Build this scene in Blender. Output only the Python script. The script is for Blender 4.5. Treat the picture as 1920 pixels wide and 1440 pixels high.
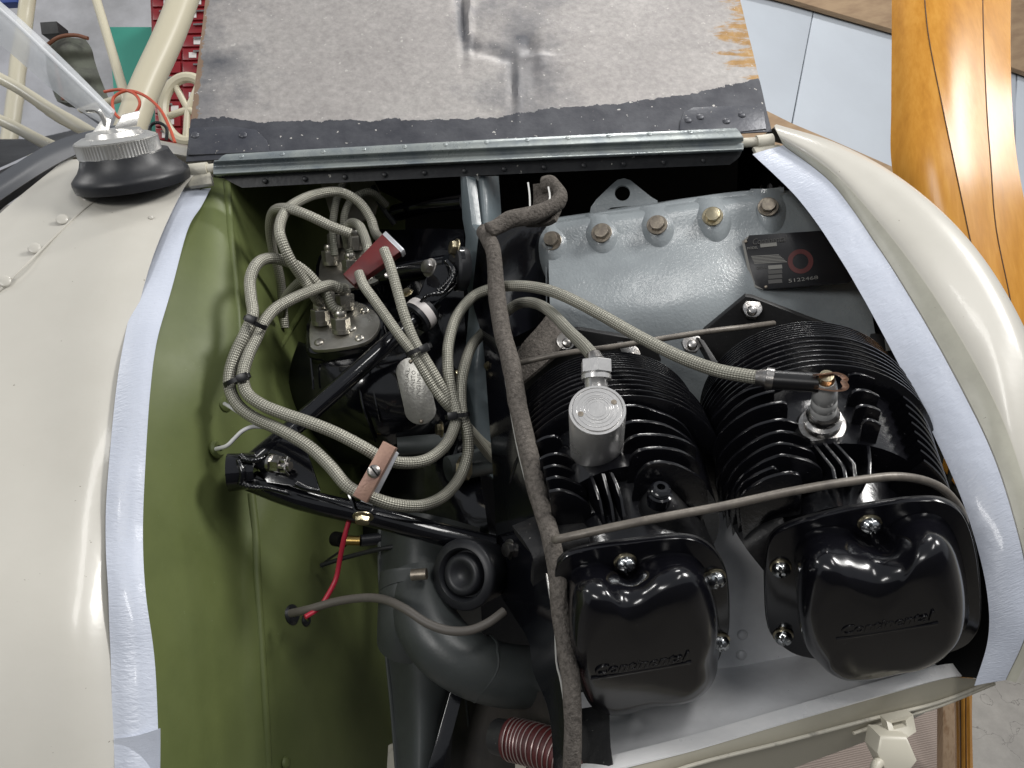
import bpy, bmesh, math, random
from mathutils import Vector, Matrix, noise
random.seed(7)
sc = bpy.context.scene
for o in list(bpy.data.objects): bpy.data.objects.remove(o)

# ------------------------------------------------------------ camera (pixel units of a 1920x1440 frame)
FPX = 1387.0
CAM = Vector((0.20, -0.98, 1.72))
def basis():
    th = math.radians(38); X0, Y0 = 9000.0, 1100.0; f = FPX; e = f/math.tan(th)
    best = None
    for i in range(20001):
        ep = e*(0.5+0.5*i/20000); c = (Y0*ep-f*f)/X0; q = abs(c*c+ep*ep-e*e)
        if best is None or q < best[0]: best = (q, c, ep)
    c, ep = best[1], best[2]
    ex = Vector((X0, Y0, -f)).normalized(); ez = -Vector((c, -ep, -f)); ez = (ez-ez.dot(ex)*ex).normalized()
    ey = ez.cross(ex)
    return Matrix((ex, ey, ez))          # camera vector -> world vector
R3 = basis()
cd = bpy.data.cameras.new('camera'); cd.sensor_width = 36; cd.lens = FPX/1920*36; cd.clip_start = .02; cd.clip_end = 200
cam = bpy.data.objects.new('camera', cd); sc.collection.objects.link(cam)
cam.matrix_world = Matrix.Translation(CAM) @ R3.to_4x4(); sc.camera = cam
CX = R3 @ Vector((1, 0, 0)); CY = R3 @ Vector((0, 1, 0)); CZ = R3 @ Vector((0, 0, 1))   # image right, image up, towards the lens
FLOOR = CAM.z-1.62

# ------------------------------------------------------------ light
w = bpy.data.worlds.new("World"); sc.world = w; w.use_nodes = True
w.node_tree.nodes['Background'].inputs[0].default_value = (.90, .94, 1.0, 1)
w.node_tree.nodes['Background'].inputs[1].default_value = .34
def area(name, loc, target, sx, sy, power, col=(1, .98, .95)):
    l = bpy.data.lights.new(name, 'AREA'); l.shape = 'RECTANGLE'; l.size = sx; l.size_y = sy; l.energy = power; l.color = col
    o = bpy.data.objects.new(name, l); sc.collection.objects.link(o); o.location = loc
    o.rotation_euler = (Vector(target)-Vector(loc)).to_track_quat('-Z', 'Y').to_euler(); return o
area('ceiling_lamp', (1.05, -.60, 3.6), (.35, -.2, 1.2), 1.0, .35, 16)
area('ceiling_lamp', (2.5, 0, 3.3), (.5, -.2, 1.2), .8, .5, 50)
area('ceiling_lamp', (5.0, .12, 4.9), (.5, -.2, 1.2), 1.4, .8, 50)
area('ceiling_lamp', (-1.6, -1.7, 3.6), (.3, -.2, 1.2), 1.4, .30, 32)
area('ceiling_lamp', (1.6, 2.6, 3.7), (1.6, 2.6, 0), 1.2, .3, 60)
area('ceiling_lamp', (-4.2, 2.2, 3.7), (-2.2, 3.0, 1), 1.2, .4, 60)
sc.view_settings.view_transform = 'Standard'; sc.view_settings.look = 'None'; sc.view_settings.exposure = 0; sc.view_settings.gamma = 1
try: sc.cycles.max_bounces = 8; sc.cycles.transparent_max_bounces = 8; sc.cycles.caustics_reflective = False; sc.cycles.caustics_refractive = False
except Exception: pass

# ------------------------------------------------------------ placing helpers
def ray(px, py): return R3 @ Vector(((px-960)/FPX, (720-py)/FPX, -1))
def P(px, py, d): return CAM + ray(px, py)*d
def proj(p):
    v = R3.transposed() @ (Vector(p)-CAM); d = -v.z
    return 960+v.x/d*FPX, 720-v.y/d*FPX, d
class Plane:
    def __init__(s, a, b=None, c=None, n=None):
        s.o = a.copy() if b is None else (a+b+c)/3
        s.n = (n if n is not None else (b-a).cross(c-a)).normalized()
        if s.n.dot(CAM-s.o) < 0: s.n = -s.n
    def at(s, px, py):
        r = ray(px, py); return CAM + r*((s.o-CAM).dot(s.n)/r.dot(s.n))
    def off(s, h):
        q = Plane(s.o+s.n*h, n=s.n); return q
def pl(a, b, c): return Plane(P(*a), P(*b), P(*c))
FLR = Plane(Vector((0, 0, FLOOR)), n=Vector((0, 0, 1)))
def cat(p, n):
    """Catmull-Rom through points (tuples or Vectors), n samples per span"""
    p = [Vector(q) for q in p]; out = []
    q = [2*p[0]-p[1]]+p+[2*p[-1]-p[-2]]
    for i in range(1, len(q)-2):
        a, b, c, d = q[i-1:i+3]
        for k in range(n):
            t = k/n; out.append(.5*((2*b)+(c-a)*t+(2*a-5*b+4*c-d)*t*t+(3*b-a-3*c+d)*t**3))
    out.append(p[-1]); return out
def catc(p, n):
    p = [Vector(q) for q in p]; m = len(p); out = []
    for i in range(m):
        a, b, c, d = p[i-1], p[i], p[(i+1) % m], p[(i+2) % m]
        for k in range(n):
            t = k/n; out.append(.5*((2*b)+(c-a)*t+(2*a-5*b+4*c-d)*t*t+(3*b-a-3*c+d)*t**3))
    return out

# ------------------------------------------------------------ objects
COL = sc.collection; WM = {}
def thing(name, label, cat_, loc, group=None, kind=None):
    o = bpy.data.objects.new(name, None); COL.objects.link(o); o.location = loc; o.empty_display_size = .05
    WM[o.name] = Matrix.Translation(loc); o['label'] = label
    if kind: o['kind'] = kind
    else: o['category'] = cat_
    if group: o['group'] = group
    return o
def put(name, me, m, parent, M, label=None):
    o = bpy.data.objects.new(name, me); COL.objects.link(o)
    if m is not None and not me.materials: me.materials.append(m)
    WM[o.name] = M.copy()
    if parent is not None:
        o.parent = parent; o.matrix_local = WM[parent.name].inverted() @ M
    else: o.matrix_world = M
    if label: o['label'] = label
    return o
def tag(o, label, cat_=None, group=None, kind=None):
    o['label'] = label
    if kind: o['kind'] = kind
    elif cat_: o['category'] = cat_
    if group: o['group'] = group
    return o
def finish(bm, name, sharp=32):
    bmesh.ops.recalc_face_normals(bm, faces=bm.faces)
    for f in bm.faces: f.smooth = True
    ca = math.radians(sharp)
    for e in bm.edges:
        if len(e.link_faces) == 2 and e.calc_face_angle(0) > ca: e.smooth = False
    me = bpy.data.meshes.new(name); bm.to_mesh(me); bm.free(); return me
def link(name, bm, m, parent=None, sharp=32, label=None):
    c = Vector((0, 0, 0))
    for v in bm.verts: c += v.co
    c /= max(1, len(bm.verts))
    for v in bm.verts: v.co -= c
    return put(name, finish(bm, name, sharp), m, parent, Matrix.Translation(c), label)
def frm(o, z, x=None):
    """matrix with origin o, local Z along z, X near x"""
    z = Vector(z).normalized(); x = Vector(x) if x is not None else CX
    x = (x-x.dot(z)*z).normalized(); y = z.cross(x)
    M = Matrix((x, y, z)).transposed().to_4x4(); M.translation = o; return M

# shape builders returning / adding to a bmesh
def add_tube(bm, pts, r, seg=12, cap=True, smooth=4, close=False, rfun=None, lump=0):
    path = [Vector(p) for p in pts] if smooth < 2 else cat(pts, smooth)
    if close: path = catc(pts, smooth)
    uvl = bm.loops.layers.uv.verify()
    n = len(path); L = [0]
    for i in range(1, n): L.append(L[-1]+(path[i]-path[i-1]).length)
    t0 = (path[1]-path[0]).normalized(); nn = t0.orthogonal().normalized()
    rings = []
    for i, p in enumerate(path):
        t = (path[min(n-1, i+1)]-path[max(0, i-1)])
        if close: t = path[(i+1) % n]-path[i-1]
        t.normalize(); nn = (nn-nn.dot(t)*t).normalized(); b = t.cross(nn)
        rr = r if rfun is None else r*rfun(L[i]/max(1e-9, L[-1]))
        ring = []
        for k in range(seg):
            a = 2*math.pi*k/seg; q = nn*math.cos(a)+b*math.sin(a)
            r2 = rr*(1+lump*noise.noise((p+q*rr)*40)) if lump else rr
            ring.append(bm.verts.new(p+q*r2))
        rings.append(ring)
    rng = range(n) if close else range(n-1)
    for i in rng:
        j = (i+1) % n
        for k in range(seg):
            k2 = (k+1) % seg
            f = bm.faces.new((rings[i][k], rings[i][k2], rings[j][k2], rings[j][k]))
            us = (L[i], L[i], L[j] if j else L[i]+.001, L[j] if j else L[i]+.001); vs = (k/seg, (k+1)/seg, (k+1)/seg, k/seg)
            for l, u, v in zip(f.loops, us, vs): l[uvl].uv = (u, v)
    if cap and not close:
        bm.faces.new(rings[0][::-1]); bm.faces.new(rings[-1])
    return bm
def tube(name, pts, r, m, parent=None, **k):
    lab = k.pop('label', None); return link(name, add_tube(bmesh.new(), pts, r, **k), m, parent, label=lab)
def ptube(name, pp, rpx, m, parent=None, **k):
    """tube through (px, py, depth) with radius in pixels at mean depth"""
    d = sum(q[2] for q in pp)/len(pp); return tube(name, [P(*q) for q in pp], rpx*d/FPX, m, parent, **k)
def lathe_bm(prof, seg=32, M=None, bm=None, a0=0, a1=2*math.pi):
    """prof: (radius, height) list about local Z"""
    bm = bm or bmesh.new(); M = M or Matrix(); full = abs(a1-a0-2*math.pi) < 1e-6
    N = seg if full else seg+1; rings = []
    for r, h in prof:
        if r < 1e-7: rings.append([bm.verts.new(M @ Vector((0, 0, h)))]); continue
        rings.append([bm.verts.new(M @ Vector((r*math.cos(a0+(a1-a0)*k/seg), r*math.sin(a0+(a1-a0)*k/seg), h))) for k in range(N)])
    for a, b in zip(rings, rings[1:]):
        for k in range(seg):
            k2 = (k+1) % N
            if len(a) == 1 and len(b) == 1: continue
            if len(a) == 1: bm.faces.new((a[0], b[k], b[k2]))
            elif len(b) == 1: bm.faces.new((a[k], b[0], a[k2]))
            else: bm.faces.new((a[k], b[k], b[k2], a[k2]))
    return bm
def lathe(name, prof, M, m, parent=None, seg=32, label=None, sharp=32):
    return put(name, finish(lathe_bm(prof, seg), name, sharp), m, parent, M, label)
def prism_bm(pts, n, h, bev=0, holes=(), bm=None, segs=2):
    """pts: world points of the front face; extruded by h against n"""
    bm = bm or bmesh.new(); es = []; outer = []
    for loop in [pts]+list(holes):
        vs = [bm.verts.new(p) for p in loop]
        es += [bm.edges.new((vs[i], vs[(i+1) % len(vs)])) for i in range(len(vs))]
        outer.append(vs)
    if holes:
        r = bmesh.ops.triangle_fill(bm, use_beauty=True, use_dissolve=False, edges=es, normal=n); fs = [g for g in r['geom'] if isinstance(g, bmesh.types.BMFace)]
    else: fs = [bm.faces.new(outer[0])]
    fs0 = fs[:]
    r = bmesh.ops.extrude_face_region(bm, geom=fs)
    nv = [g for g in r['geom'] if isinstance(g, bmesh.types.BMVert)]
    for v in nv: v.co -= n*h
    bmesh.ops.recalc_face_normals(bm, faces=bm.faces)
    if bev and not holes:
        top = [e for e in bm.edges if any(f in fs0 for f in e.link_faces) and not all(f in fs0 for f in e.link_faces)]
        bmesh.ops.bevel(bm, geom=top, offset=bev, segments=segs, affect='EDGES', profile=.5, clamp_overlap=True)
    return bm
def slab(name, plane, pix, h, m, parent=None, bev=0, holes=(), smooth=0, label=None, segs=2):
    if smooth: pix = [(v.x, v.y) for v in catc([(a, b, 0) for a, b in pix], smooth)]
    return link(name, prism_bm([plane.at(*q) for q in pix], plane.n, h, bev, [[plane.at(*q) for q in hl] for hl in holes], segs=segs), m, parent, label=label)
def ell(cx, cy, rx, ry, n=24, a=0):
    a = math.radians(a); return [(cx+rx*math.cos(t)*math.cos(a)-ry*math.sin(t)*math.sin(a), cy+rx*math.cos(t)*math.sin(a)+ry*math.sin(t)*math.cos(a)) for t in [2*math.pi*k/n for k in range(n)]]
def patch(name, rows, m, parent=None, nu=6, nv=6, thick=.002, label=None, wob=0, pix=True):
    """surface through a grid of (px,py,d) control points"""
    G = [cat([P(*q) if pix else Vector(q) for q in r], nu) for r in rows]; cols = []
    for j in range(len(G[0])): cols.append(cat([g[j] for g in G], nv))
    bm = bmesh.new(); V = [[bm.verts.new(p) for p in c] for c in cols]; uvl = bm.loops.layers.uv.verify()
    nc, nr = len(V), len(V[0])
    for i in range(nc-1):
        for j in range(nr-1):
            f = bm.faces.new((V[i][j], V[i+1][j], V[i+1][j+1], V[i][j+1]))
            for l, (a, b) in zip(f.loops, ((i, j), (i+1, j), (i+1, j+1), (i, j+1))): l[uvl].uv = (a/(nc-1), b/(nr-1))
    bm.normal_update()
    if wob:
        for v in bm.verts: v.co += v.normal*wob*noise.noise(v.co*25)
    # make front side face the camera, then give it thickness away from it
    s = sum(f.normal.dot(CAM-f.calc_center_median())*f.calc_area() for f in bm.faces)
    if s < 0: bmesh.ops.reverse_faces(bm, faces=bm.faces)
    bm.normal_update()
    if thick:
        fr = bm.faces[:]; vn = {v: v.normal.copy() for v in bm.verts}
        r = bmesh.ops.extrude_face_region(bm, geom=fr)
        # the extruded copy becomes the front; move the original back
        vs = [v for v in vn]
        nvs = set(g for g in r['geom'] if isinstance(g, bmesh.types.BMVert))
        for v in vs:
            if v.is_valid and v not in nvs: v.co -= vn[v]*thick
    return link(name, bm, m, parent, 40, label)
MC = {}
def cached(key, fn):
    if key not in MC: MC[key] = fn()
    return MC[key]
def hexbolt_mesh(key, s=1, washer=True, m=None):
    """unit: across-corner radius 1, base at z=0"""
    def fn():
        bm = bmesh.new()
        if washer: lathe_bm([(0, 0), (1.35, 0), (1.35, .12), (1.3, .17), (0, .17)], 28, None, bm)
        z0 = .17 if washer else 0
        n = 24; rows = []
        def hexr(a): return math.cos(math.pi/6)/math.cos((a+math.pi/6) % (math.pi/3)-math.pi/6)
        ang = [2*math.pi*k/n for k in range(n)]
        prof = [(1, z0), (1, z0+.55), (None, z0+.72), (.78, z0+.74), (0, z0+.74)]
        for r, z in prof:
            ring = []
            if r == 0: rows.append([bm.verts.new((0, 0, z))]); continue
            for a in ang:
                rr = hexr(a)*(r or 1)
                if r is None: rr = min(hexr(a), .9)
                if r == .78: rr = .78
                zz = z-(.10*max(0, hexr(a)-.87)/.13 if (z == z0+.55) else 0)
                ring.append(bm.verts.new((rr*math.cos(a), rr*math.sin(a), zz)))
            rows.append(ring)
        for a, b in zip(rows, rows[1:]):
            for k in range(n):
                if len(b) == 1: bm.faces.new((a[k], a[(k+1) % n], b[0]))
                else: bm.faces.new((a[k], a[(k+1) % n], b[(k+1) % n], b[k]))
        return finish(bm, 'bolt', 25)
    return cached(key, fn)
def inst(name, me, o, z, s, parent, x=None, label=None, sz=None):
    M = frm(o, z, x) @ Matrix.Diagonal((s, s, sz or s, 1)); return put(name, me, None, parent, M, label)
def with_mat(key, me, m):
    def fn():
        c = me.copy(); c.materials.clear(); c.materials.append(m); return c
    return cached(key, fn)
def dome_mesh(seg=16):
    return cached('dome', lambda: finish(lathe_bm([(1.0, 0), (1.0, .08), (.9, .26), (.66, .42), (.35, .5), (0, .53)], seg), 'rivet', 60))

# ------------------------------------------------------------ materials
class NT:
    def __init__(s, m): s.t = m.node_tree; s.n = s.t.nodes; s.l = s.t.links
    def add(s, typ, **k):
        q = s.n.new(typ)
        for a, b in k.items():
            if a[0] == '_': q.inputs[a[1:].replace('_', ' ')].default_value = b
            else: setattr(q, a, b)
        return q
    def link(s, a, b): s.l.new(a, b)
def mat(name, col, rough=.5, metal=0, col2=None, cscale=6, cdet=6, cpos=(.4, .65), bump=0, bscale=60, bdist=.001, coat=0, rvar=0, spec=.5, stretch=None, speck=None, trans=0):
    m = bpy.data.materials.new(name); m.use_nodes = True; t = NT(m); b = t.n['Principled BSDF']
    b.inputs['Base Color'].default_value = (*col, 1); b.inputs['Roughness'].default_value = rough; b.inputs['Metallic'].default_value = metal
    b.inputs['Coat Weight'].default_value = coat; b.inputs['Coat Roughness'].default_value = .08; b.inputs['Specular IOR Level'].default_value = spec
    if trans: b.inputs['Transmission Weight'].default_value = trans
    geo = t.add('ShaderNodeNewGeometry'); vec = geo.outputs['Position']
    if stretch:
        mp = t.add('ShaderNodeMapping'); mp.inputs['Scale'].default_value = stretch; t.link(vec, mp.inputs['Vector']); vec = mp.outputs[0]
    out = None
    if col2:
        nz = t.add('ShaderNodeTexNoise', _Scale=cscale, _Detail=cdet, _Roughness=.65); t.link(vec, nz.inputs['Vector'])
        r = t.add('ShaderNodeValToRGB'); r.color_ramp.elements[0].position = cpos[0]; r.color_ramp.elements[1].position = cpos[1]
        r.color_ramp.elements[0].color = (*col, 1); r.color_ramp.elements[1].color = (*col2, 1)
        t.link(nz.outputs[0], r.inputs[0]); out = r.outputs[0]
    if speck:   # (scale, threshold, colour)
        v = t.add('ShaderNodeTexNoise', _Scale=speck[0], _Detail=3, _Roughness=.6); t.link(geo.outputs['Position'], v.inputs['Vector'])
        g = t.add('ShaderNodeMath', operation='GREATER_THAN'); g.inputs[1].default_value = speck[1]; t.link(v.outputs[0], g.inputs[0])
        mx = t.add('ShaderNodeMix', data_type='RGBA'); t.link(g.outputs[0], mx.inputs[0]); mx.inputs[7].default_value = (*speck[2], 1)
        if out: t.link(out, mx.inputs[6])
        else: mx.inputs[6].default_value = (*col, 1)
        out = mx.outputs[2]
    if out: t.link(out, b.inputs['Base Color'])
    if rvar:
        nz = t.add('ShaderNodeTexNoise', _Scale=14, _Detail=5, _Roughness=.6); t.link(vec, nz.inputs['Vector'])
        mr = t.add('ShaderNodeMapRange'); mr.inputs[1].default_value = .3; mr.inputs[2].default_value = .7; mr.inputs[3].default_value = max(.02, rough-rvar); mr.inputs[4].default_value = rough+rvar
        t.link(nz.outputs[0], mr.inputs[0]); t.link(mr.outputs[0], b.inputs['Roughness'])
    if bump:
        nz = t.add('ShaderNodeTexNoise', _Scale=bscale, _Detail=4, _Roughness=.6); t.link(vec, nz.inputs['Vector'])
        bp = t.add('ShaderNodeBump', _Strength=bump, _Distance=bdist); t.link(nz.outputs[0], bp.inputs['Height']); t.link(bp.outputs[0], b.inputs['Normal'])
        if coat: t.link(bp.outputs[0], b.inputs['Coat Normal'])
    return m
M_cream = mat('cream_paint', (.565, .545, .49), .34, col2=(.53, .51, .455), cscale=5, coat=.22, bump=.12, bscale=35, bdist=.002, rvar=.06, speck=(170, .745, (.2, .17, .13)))
M_creamold = mat('chipped_cream_paint', (.60, .57, .48), .45, col2=(.36, .34, .29), cscale=60, cpos=(.56, .7), bump=.4, bscale=90)
M_green = mat('green_firewall_paint', (.128, .155, .052), .5, col2=(.105, .130, .043), cscale=9, cdet=12, bump=.15, bscale=30, bdist=.002, rvar=.08, speck=(240, .74, (.2, .25, .12)))
M_blk = mat('gloss_black_enamel', (.0035, .0037, .0055), .13, coat=.4, bump=.25, bscale=70, bdist=.0007, rvar=.05, speck=(420, .755, (.12, .12, .12)))
M_cover = mat('valve_cover_enamel', (.004, .004, .006), .17, spec=.6, bump=.12, bscale=150, bdist=.0004, rvar=.03, speck=(260, .765, (.15, .15, .14)))
M_fin = mat('cast_black_enamel', (.004, .004, .0055), .20, coat=.3, bump=.3, bscale=230, bdist=.0008, rvar=.08, speck=(380, .73, (.10, .10, .10)))
M_blkdull = mat('dull_black_paint', (.013, .013, .014), .5, col2=(.022, .022, .022), bump=.4, bscale=160, rvar=.1, speck=(300, .72, (.12, .12, .11)))
M_dark = mat('dark_shade_and_gaps', (.003, .003, .004), .6, col2=(.006, .006, .006), spec=.12)  # near-black colour holds the bay's shade; also fills gaps, slots and cracks
M_case = mat('blue_grey_engine_paint', (.30, .33, .345), .30, col2=(.245, .27, .285), cscale=14, coat=.35, bump=.8, bscale=260, bdist=.0007, rvar=.06, speck=(330, .75, (.35, .37, .38)))
M_grey = mat('grey_stove_paint', (.055, .062, .062), .42, col2=(.042, .047, .046), cscale=14, bump=.2, bscale=180, rvar=.08)
M_alu = mat('brushed_aluminium', (.62, .63, .66), .38, .6, col2=(.50, .51, .53), cscale=10, bump=.12, bscale=150, stretch=(1, 6, 6), rvar=.10, speck=(150, .745, (.12, .11, .10)))
M_mach = mat('machined_aluminium', (.68, .67, .66), .26, .65, bump=.15, bscale=200, rvar=.07)
M_steel = mat('zinc_steel', (.46, .45, .44), .28, 1, col2=(.28, .26, .24), cscale=90, bump=.25, bscale=220, rvar=.1)
M_cad = mat('cadmium_gold', (.46, .41, .29), .30, 1, col2=(.42, .36, .24), cscale=120, bump=.2, bscale=250)
M_bolt = mat('bronzed_steel_bolt', (.22, .19, .16), .42, .8, col2=(.33, .29, .23), cscale=150, bump=.3, bscale=300)
M_rod = mat('grey_painted_rod', (.19, .17, .145), .42, .2, col2=(.13, .115, .10), cscale=70, bump=.3, bscale=250)
M_copper = mat('copper_bar', (.40, .25, .19), .45, .35, col2=(.33, .20, .16), cscale=40, bump=.35, bscale=400, rvar=.1)
M_redblk = mat('oxide_red_block', (.135, .013, .013), .42, col2=(.10, .012, .014), cscale=50, bump=.15, bscale=200)
M_rubber = mat('black_rubber', (.012, .013, .016), .42, bump=.2, bscale=120, col2=(.02, .021, .024), cscale=20)
M_tie = mat('black_nylon', (.008, .008, .009), .35)
M_redw = mat('red_wire', (.42, .02, .045), .38)
M_whw = mat('white_wire', (.75, .75, .76), .4)
M_brass = mat('brass', (.55, .38, .13), .32, 1)
M_wire = mat('ring_wire', (.45, .36, .34), .4, .6)
M_scat = mat('dark_red_silicone', (.10, .014, .014), .55, bump=.4, bscale=140, col2=(.05, .01, .01), cscale=40)
M_chrome = mat('worn_chrome', (.70, .69, .66), .28, .75, bump=.2, bscale=80, rvar=.08)
M_white = mat('white_wall_panel', (.47, .51, .56), .5, col2=(.44, .475, .52), cscale=2, bump=.1, bscale=20)
M_hwall = mat('grey_hangar_wall', (.50, .50, .52), .6, col2=(.36, .36, .37), cscale=3)
M_darkwall = mat('dark_reflection_wall', (.06, .06, .062), .7)
M_teal = mat('teal_panel', (.06, .36, .27), .55)
M_ply = mat('plywood', (.36, .25, .15), .6, col2=(.26, .17, .10), cscale=5, stretch=(1, 1, 8), bump=.2, bscale=60)
M_chest = mat('tool_chest_red', (.24, .012, .018), .35)
M_strut = mat('cream_strut_paint', (.66, .61, .46), .35)
M_hose = mat('orange_air_hose', (.55, .09, .04), .45)
M_bag = mat('grey_green_cloth', (.14, .15, .12), .85, col2=(.09, .09, .08), cscale=18, bump=.8, bscale=30)
M_brown = mat('brown_trim', (.19, .075, .04), .6)
M_blue = mat('blue_bin_plastic', (.03, .07, .3), .5)
M_pale = mat('pale_handle', (.7, .66, .64), .4)
M_edge = mat('bright_sheet_edge', (.8, .79, .76), .35, .4)
M_pex = mat('window_black_trim', (.085, .09, .10), .35, bump=.1, bscale=50)

def uvmat(name): 
    m = bpy.data.materials.new(name); m.use_nodes = True; t = NT(m); return m, t, t.n['Principled BSDF']
def braid(name, c1, c2):
    m, t, b = uvmat(name)
    uv = t.add('ShaderNodeUVMap'); s = t.add('ShaderNodeSeparateXYZ'); t.link(uv.outputs[0], s.inputs[0])
    def ma(op, a, b2=None):
        q = t.add('ShaderNodeMath', operation=op)
        for i, x in enumerate((a, b2)):
            if x is None: continue
            if isinstance(x, (int, float)): q.inputs[i].default_value = x
            else: t.link(x, q.inputs[i])
        return q.outputs[0]
    U = ma('MULTIPLY', s.outputs[0], 2*math.pi*185); V = ma('MULTIPLY', s.outputs[1], 2*math.pi*9)
    A = ma('SINE', ma('ADD', U, V)); B = ma('SINE', ma('SUBTRACT', U, V))
    H = ma('MULTIPLY', A, B); H2 = ma('ADD', ma('MULTIPLY', H, .5), .5)
    nz = t.add('ShaderNodeTexNoise', _Scale=30, _Detail=3)
    g = t.add('ShaderNodeNewGeometry'); t.link(g.outputs['Position'], nz.inputs['Vector'])
    r = t.add('ShaderNodeValToRGB'); r.color_ramp.elements[0].color = (*c2, 1); r.color_ramp.elements[1].color = (*c1, 1); r.color_ramp.elements[0].position = .1; r.color_ramp.elements[1].position = .75
    mm = ma('MULTIPLY', H2, ma('ADD', ma('MULTIPLY', nz.outputs[0], .8), .6)); t.link(mm, r.inputs[0]); t.link(r.outputs[0], b.inputs['Base Color'])
    bp = t.add('ShaderNodeBump', _Strength=.75, _Distance=.0009); t.link(H2, bp.inputs['Height']); t.link(bp.outputs[0], b.inputs['Normal'])
    b.inputs['Metallic'].default_value = .45; b.inputs['Roughness'].default_value = .4
    return m
M_braid = braid('braided_ignition_sleeve', (.41, .40, .34), (.17, .165, .135))
M_braid2 = braid('dull_braided_sleeve', (.26, .26, .215), (.07, .07, .055))
def felt():
    m = mat('grey_brown_felt', (.165, .148, .132), .95, col2=(.085, .076, .068), cscale=240, cdet=8, cpos=(.40, .66), bump=1, bscale=320, bdist=.003, speck=(600, .70, (.26, .24, .22)), spec=.1)
    return m
M_felt = felt()
def tape_mat():
    m = mat('white_duct_tape', (.60, .64, .735), .34, col2=(.565, .605, .70), cscale=12, coat=.2, rvar=.1)
    t = NT(m); b = t.n['Principled BSDF']; uv = t.add('ShaderNodeUVMap'); mp = t.add('ShaderNodeMapping'); mp.inputs['Scale'].default_value = (1, 1, 1)
    g = t.add('ShaderNodeNewGeometry')
    w1 = t.add('ShaderNodeTexNoise', _Scale=9, _Detail=3, _Distortion=.6); mp.inputs['Scale'].default_value = (TA, TB, 1); t.link(uv.outputs[0], mp.inputs[0]); t.link(mp.outputs[0], w1.inputs['Vector'])
    w2 = t.add('ShaderNodeTexNoise', _Scale=55, _Detail=4); t.link(g.outputs['Position'], w2.inputs['Vector'])
    ad = t.add('ShaderNodeMath', operation='ADD'); t.link(w1.outputs[0], ad.inputs[0]); t.link(w2.outputs[0], ad.inputs[1])
    bp = t.add('ShaderNodeBump', _Strength=.38, _Distance=.0014); t.link(ad.outputs[0], bp.inputs['Height']); t.link(bp.outputs[0], b.inputs['Normal'])
    return m
TA, TB = .5, 30
M_tape = tape_mat()
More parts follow.
